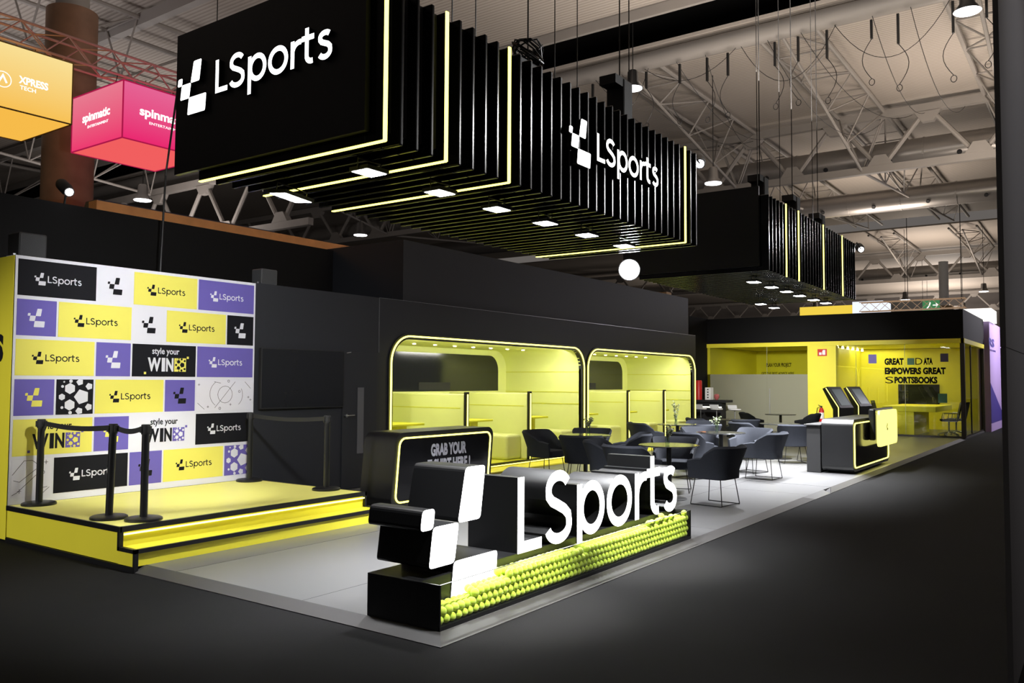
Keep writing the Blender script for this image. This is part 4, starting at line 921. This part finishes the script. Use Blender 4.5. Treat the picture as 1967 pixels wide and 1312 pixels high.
# slanting lines to the left roof supports
# high-bay lamps
def highbay(p, label, first=[None]):
    if first[0] is None:
        t = thing('high_bay_lamp', label, 'ceiling lamp', p, 0, 'round high bay lamps'); B().lathe([(.12, .55), (.16, .5), (.18, .18), (.30, .02), (.31, 0)], k=24).build('housing', metal, t, smooth=True, local=True)
        B().lathe([(.28, .004), (.28, -.02), (.001, -.02)], k=24).build('lens', emis('highbay_lens', (.95, .96, 1), 9), t, local=True); r_ = B().cyl((0, 0, .0), (0, 0, 1), .015).build('rod', wire, t, local=True); r_.location.z = .55; r_.scale.z = roofz(p[0])-p[2]-.55; first[0] = t; return t
    t = dup(first[0], p, 0, label)
    for c_ in t.children:
        if c_.name.startswith('rod'): c_.scale.z = roofz(p[0])-p[2]-.55
    return t
for p, l in (((22.53, 11.5, 10.6), 'round lamp above the lettering of the near hanging sign'), ((27.1, 10.78, 8.5), 'round lamp between the two hanging signs'), ((22.32, 2.48, 10.6), 'large round lamp high at the upper right'), ((25.6, 26.2, 8.0), 'round lamp seen under the near hanging sign'), ((16.3, 27.5, 8.0), 'round lamp above the orange fascia')): highbay(p, l)
for i, p in enumerate(((62, 11, 7.4), (62, 17, 7.0), (70, 8.5, 7.2), (75, 12, 5.2), (90, 14, 6.2), (64, 6.5, 7.9), (95, 8, 6.8))): highbay(p, onm[i]+' of the distant lamps above the glass rooms')
# hoists, moving heads, cables
def hoist(x, y, z, label, h=.45):
    t = thing('chain_hoist', label, 'hoist', (x, y, z), 0, 'black chain hoists over the hanging signs'); B().box(x-.11, y-.11, z, x+.11, y+.11, z+h).build('body', black_matt, t, bevel=.02); B().box(x-.28, y-.1, z+h-.1, x-.1, y+.1, z+h).build('clamp', black_matt, t); B().cyl((x, y, z+h), (x, y, roofz(x)), .008, 6).build('chain', wire, t)
hoist(8.2, 4.35, 4.478, 'hoist above the letters of the near hanging sign', .55); hoist(6.6, 4.5, 4.478, 'hoist with a cable coil on the near sign, left of letters', .25); hoist(13.0, 4.4, 4.478, 'leftmost hoist on the far hanging sign'); hoist(14.7, 4.4, 4.478, 'middle hoist on the far hanging sign'); hoist(16.3, 4.4, 4.478, 'rightmost hoist on the far hanging sign', .4)
b = B(); rr = random.Random(4)
for i in range(9):
    a0 = rr.random()*6; P = [(6.6+.14*math.cos(a0+k*.7)+rr.uniform(-.03, .03), 4.5+.14*math.sin(a0+k*.7), 4.86+.10*math.sin(k*.8+i)) for k in range(10)]; b.tube(P, .009, 5)
tag(b.build('cable_coil', wire), 'tangled coil of black cable lying on the near hanging sign', 'cable')
def profile_spot(p, tgt, label, arm=(-.28, .1, 0)):
    t = thing('profile_spotlight', label, 'spotlight', p); q = (Vector(tgt)-Vector(p)).to_track_quat('Z', 'Y')
    for nm_, bb, mm in (('barrel', B().lathe([(.06, -.36), (.08, -.3), (.08, -.1), (.06, -.02), (.065, 0), (.05, .0)], k=20), black_matt), ('lens', B().lathe([(.05, .001), (.045, .01), (.001, .014)], k=20), emis('lens_'+str(len(bpy.data.materials)), (1, .98, 1), 30))):
        o = bb.build(nm_, mm, t, smooth=True, local=True); o.rotation_mode = 'QUATERNION'; o.rotation_quaternion = q
    B().tube([p, (p[0]+arm[0]*.5, p[1]+arm[1]*.5, p[2]+.12), (p[0]+arm[0], p[1]+arm[1], p[2]+arm[2])], .015, 6).build('clamp_arm', wire, t)
    return t
profile_spot((9.75, 4.05, 4.40), (6, 2.0, 2.2), 'black spotlight on the right end of the near hanging sign'); profile_spot((17.75, 3.95, 4.38), (14, 2.5, 3.0), 'black spotlight on the right end of the far hanging sign')
profile_spot((5.55, 11.1, 4.15), (5.3, 9.0, 3.0), 'small lit spotlight on the rear wall top, left of pink cube', (0, .12, -.15))
b = B()
b.tube([(6.75, 10.9, 3.0), (6.8, 10.9, 4.6), (6.85, 10.6, 6.5)], .014, 6); tag(b.build('hanging_cable', wire), 'single black cable dropping behind the wall left of the tall box', 'cable')
rr = random.Random(9)
for i in range(13):
    y = 2.2+i*.93+rr.uniform(-.3, .3); L_ = rr.uniform(.45, .8); b = B(); b.box(23.66, y, 11.45-L_, 23.74, y+.06, 11.5)
    P = [(23.7, y+.03+.35*k/8*rr.choice((-1, 1))*0+math.sin(k/8*3.1)*.25*(1 if i % 2 else -1), 11.45-L_-k/8*1.1) for k in range(9)]; b.tube(P, .01, 5)
    b.tube([(23.7, P[-1][1]+.07*math.cos(q*PI/5), P[-1][2]-.09+.09*math.sin(q*PI/5)) for q in range(10)], .01, 5, True)
    tag(b.build('lifting_strap', wire), 'black lifting strap dangling from the pale beam under the dark skylight gap', 'strap', 'lifting straps under the skylight gap')
for i, (x, y, z) in enumerate(((8.2, 4.9, 4.4), (5.2, 4.3, 4.4), (5.9, 4.6, 4.4), (7.4, 4.7, 4.4), (12.6, 4.3, 4.4), (13.7, 4.3, 4.4), (15.6, 4.3, 4.4))):
    tag(B().cyl((x, y, 4.478), (x, y, roofz(x)), .006, 5).build('suspension_wire', wire), onm[i]+' of the thin vertical wires holding up the hanging signs', 'wire', 'suspension wires of hanging signs')
rr = random.Random(11)
for i in range(12):
    xa, ya = 23.7, 3+i*.95; x2, y2 = 33.4, ya+rr.uniform(-1.5, 1.5); dr = rr.uniform(1.2, 3.4); P = []
    if i % 3 == 0: x2 = 23.7; y2 = ya+rr.uniform(1.5, 3)
    for k in range(15): t_ = k/14; P.append((xa+(x2-xa)*t_, ya+(y2-ya)*t_, 11.6-4*dr*.5*t_*(1-t_)))
    tag(B().tube(P, .009, 5).build('slack_cable', wire), onm[i]+' from the right of the thin slack cables drooping from the pale beam', 'cable', 'slack cables under the roof')
# bright far stand above the glass rooms
t = thing('lit_stand', 'far lit stand with yellow and white boxes showing above the glass rooms', 'exhibition stand', (50, 10, 4))
B().box(50, 11.0, 5.6, 52, 14.6, 6.15).build('yellow_box', emis('far_yellow', (1, .72, .08), .9), t); B().box(49.8, 10.0, 5.55, 52, 11.6, 6.3).build('white_box', emis('far_white', (.85, .9, 1), 1.1), t); B().box(50, 6.4, 0, 50.2, 14.6, 4.9).build('stand_wall', tall_black, t); B().box(50.2, 9.9, 4.9, 51.9, 14.5, 5.6).build('plinth', tall_black, t); B().box(49.9, 6.5, 4.9, 50.2, 11.2, 5.45).build('white_fascia', emis('far_fascia', (1, .96, .88), 1.4), t)
boxtruss('lighting_truss', (49, 5.8, 5.9), (49, 11, 5.9), .5, 'short bright truss over the far lit stand', mat('truss_lit', (.6, .45, .3), .4, emit=(.8, .5, .3), es=.25))  # faint glow in the material stands in for light on the truss
tag(B().cyl((49, 6, 6.1), (49, 6, roofz(49)), .02).build('suspension_wire', wire), 'wire holding the short bright truss far down the hall', 'wire')
t = thing('white_post', 'white hall post rising behind the glass room far away', 'post', (62.5, 8.7, 0)); B().cyl((62.5, 8.7, 0), (62.5, 8.7, 9.9), .3, 20).build('shaft', white, t, smooth=True); B().box(62.0, 8.2, 6.3, 63.0, 9.2, 6.9).build('collar', wood_pale, t)
t = thing('exit_sign', 'green running-man exit sign hanging far down the hall', 'sign', (60, 10, 6)); B().box(60, 8.6, 6.4, 60.1, 12.6, 7.2).build('board', mat('sign_board', (.5, .5, .5), .5), t); B().cyl((60.05, 10.5, 7.2), (60.05, 10.5, roofz(60)), .02).build('rod', wire, t); B().box(59.95, 8.6, 6.42, 60.0, 9.6, 7.15).build('green_face', emis('exit_green', (.08, .30, .12), .7), t)
b = B(); b.stroke([(.25, .15), (.4, .35), (.45, .55)], .07, (59.94, 9.6, 6.42), -EY, EZ, -EX, .003, 0); b.stroke([(.6, .36), (.9, .36)], .06, (59.94, 9.6, 6.42), -EY, EZ, -EX, .003, 0); b.stroke([(.78, .5), (.9, .36), (.78, .22)], .05, (59.94, 9.6, 6.42), -EY, EZ, -EX, .003, 0); b.build('pictogram', white_soft, t)

for i, (x, y, z, e, c_) in enumerate(((30, 3, 6.6, 420, (1, .86, .74)), (22, 9, 6.6, 230, (1, .88, .78)), (24, -1, 7, 180, (1, .86, .74)), (44, 9, 6.5, 420, (1, .86, .74)), (14, 4, 6.5, 1500, (1, .9, .82)), (66, 10, 6.5, 650, (1, .86, .74)), (8, 24, 6.6, 230, (.95, .88, .9)), (-3, 20, 6.6, 120, (.95, .88, .9)), (18, 30, 6, 380, (1, .9, .85)))):
    l = bpy.data.lights.new('roof_fill_light', 'AREA'); l.size = 3; l.energy = e*1.15; l.color = c_; o = bpy.data.objects.new('roof_fill_light', l); COL.objects.link(o); o.location = (x, y, z); o.rotation_euler = (PI, 0, 0)  # unseen area lights added to brighten the roof from below
# ---- working light of the stand that falls from real fixtures
spot('flood_to_backdrop', (4.75, 5.75, 3.2), (6.4, 9.3, 2.1), 620, .12, 88, .8)
spot('flood_to_camera_side', (10.18, 5.25, 3.2), (4.0, 2.2, 1.6), 200, .08, 45, .6)
# unseen spots across the aisle and on the hall side, plus added fill lights
spot('aisle_spot', (5.0, .95, 6.0), (5.1, 3.65, .22), 5200, .15, 20, .9, (1, .98, .93)); spot('aisle_spot', (7.4, .95, 6.0), (7.3, 3.65, .22), 5200, .15, 22, .9, (1, .98, .93))
spot('neighbour_spot', (-5, 9.5, 4.5), (4.1, 8.6, .6), 2300, .5, 33, .8, (1, .97, .93))
spot('pillar_spot', (17.4, 5.6, 3.1), (28.5, 7.6, 1.6), 3000, .1, 34, .9, (1, .98, .93))  # beam added at the far sign's lower right light to brighten the pillar
spot('frosted_fill', (19.0, 6.4, 3.1), (28.5, 9.6, 1.5), 2400, .1, 40, .9, (1, .98, .93))  # added fill without a fixture, brightens the frosted glass
spot('partition_fill', (6.5, -3, 7), (6.8, .4, 3.2), 550, .3, 45, 1, (1, .98, 1))  # added fill that lifts the near partition panel
spot('across_aisle_flood', (14, -2, 7), (5.6, 4, 3.8), 2200, .25, 22, .6)
spot('across_aisle_flood', (20.4, -2, 6.9), (8.2, 4, 3.8), 3200, .25, 16, .6)
spot('across_aisle_flood', (30, -2, 7), (13.5, 4, 3.9), 1100, .25, 12, .6)
l = bpy.data.lights.new('lavender_wall_fill', 'AREA'); l.size = 2.5; l.energy = 480; l.color = (.95, .9, 1); o = bpy.data.objects.new('lavender_wall_fill', l); COL.objects.link(o); o.location = (36, .5, 5); o.rotation_euler = (math.radians(50), 0, 0)  # unseen area light added to brighten the lavender booth wall
spot('flood_to_stage', (4.9, 5.95, 3.2), (5.7, 8.8, .4), 330, .1, 38, .7)  # extra beam at the largest panel light, added to brighten the stage top
spot('meeting_table_fill', (19.5, 4.6, 3.1), (28.9, 5.1, .5), 1300, .1, 15, .9, (1, .98, .93))  # added fill without a fixture, brightens the block leg of the meeting table
for x, y, e in ((88, 12, 1700), (100, 14, 1300), (80, 26, 1200)):
    l = bpy.data.lights.new('roof_fill_light', 'AREA'); l.size = 4; l.energy = e; l.color = (1, .88, .78); o = bpy.data.objects.new('roof_fill_light', l); COL.objects.link(o); o.location = (x, y, 6.3); o.rotation_euler = (PI*.93, 0, 0)  # further unseen lights added for the far end of the roof
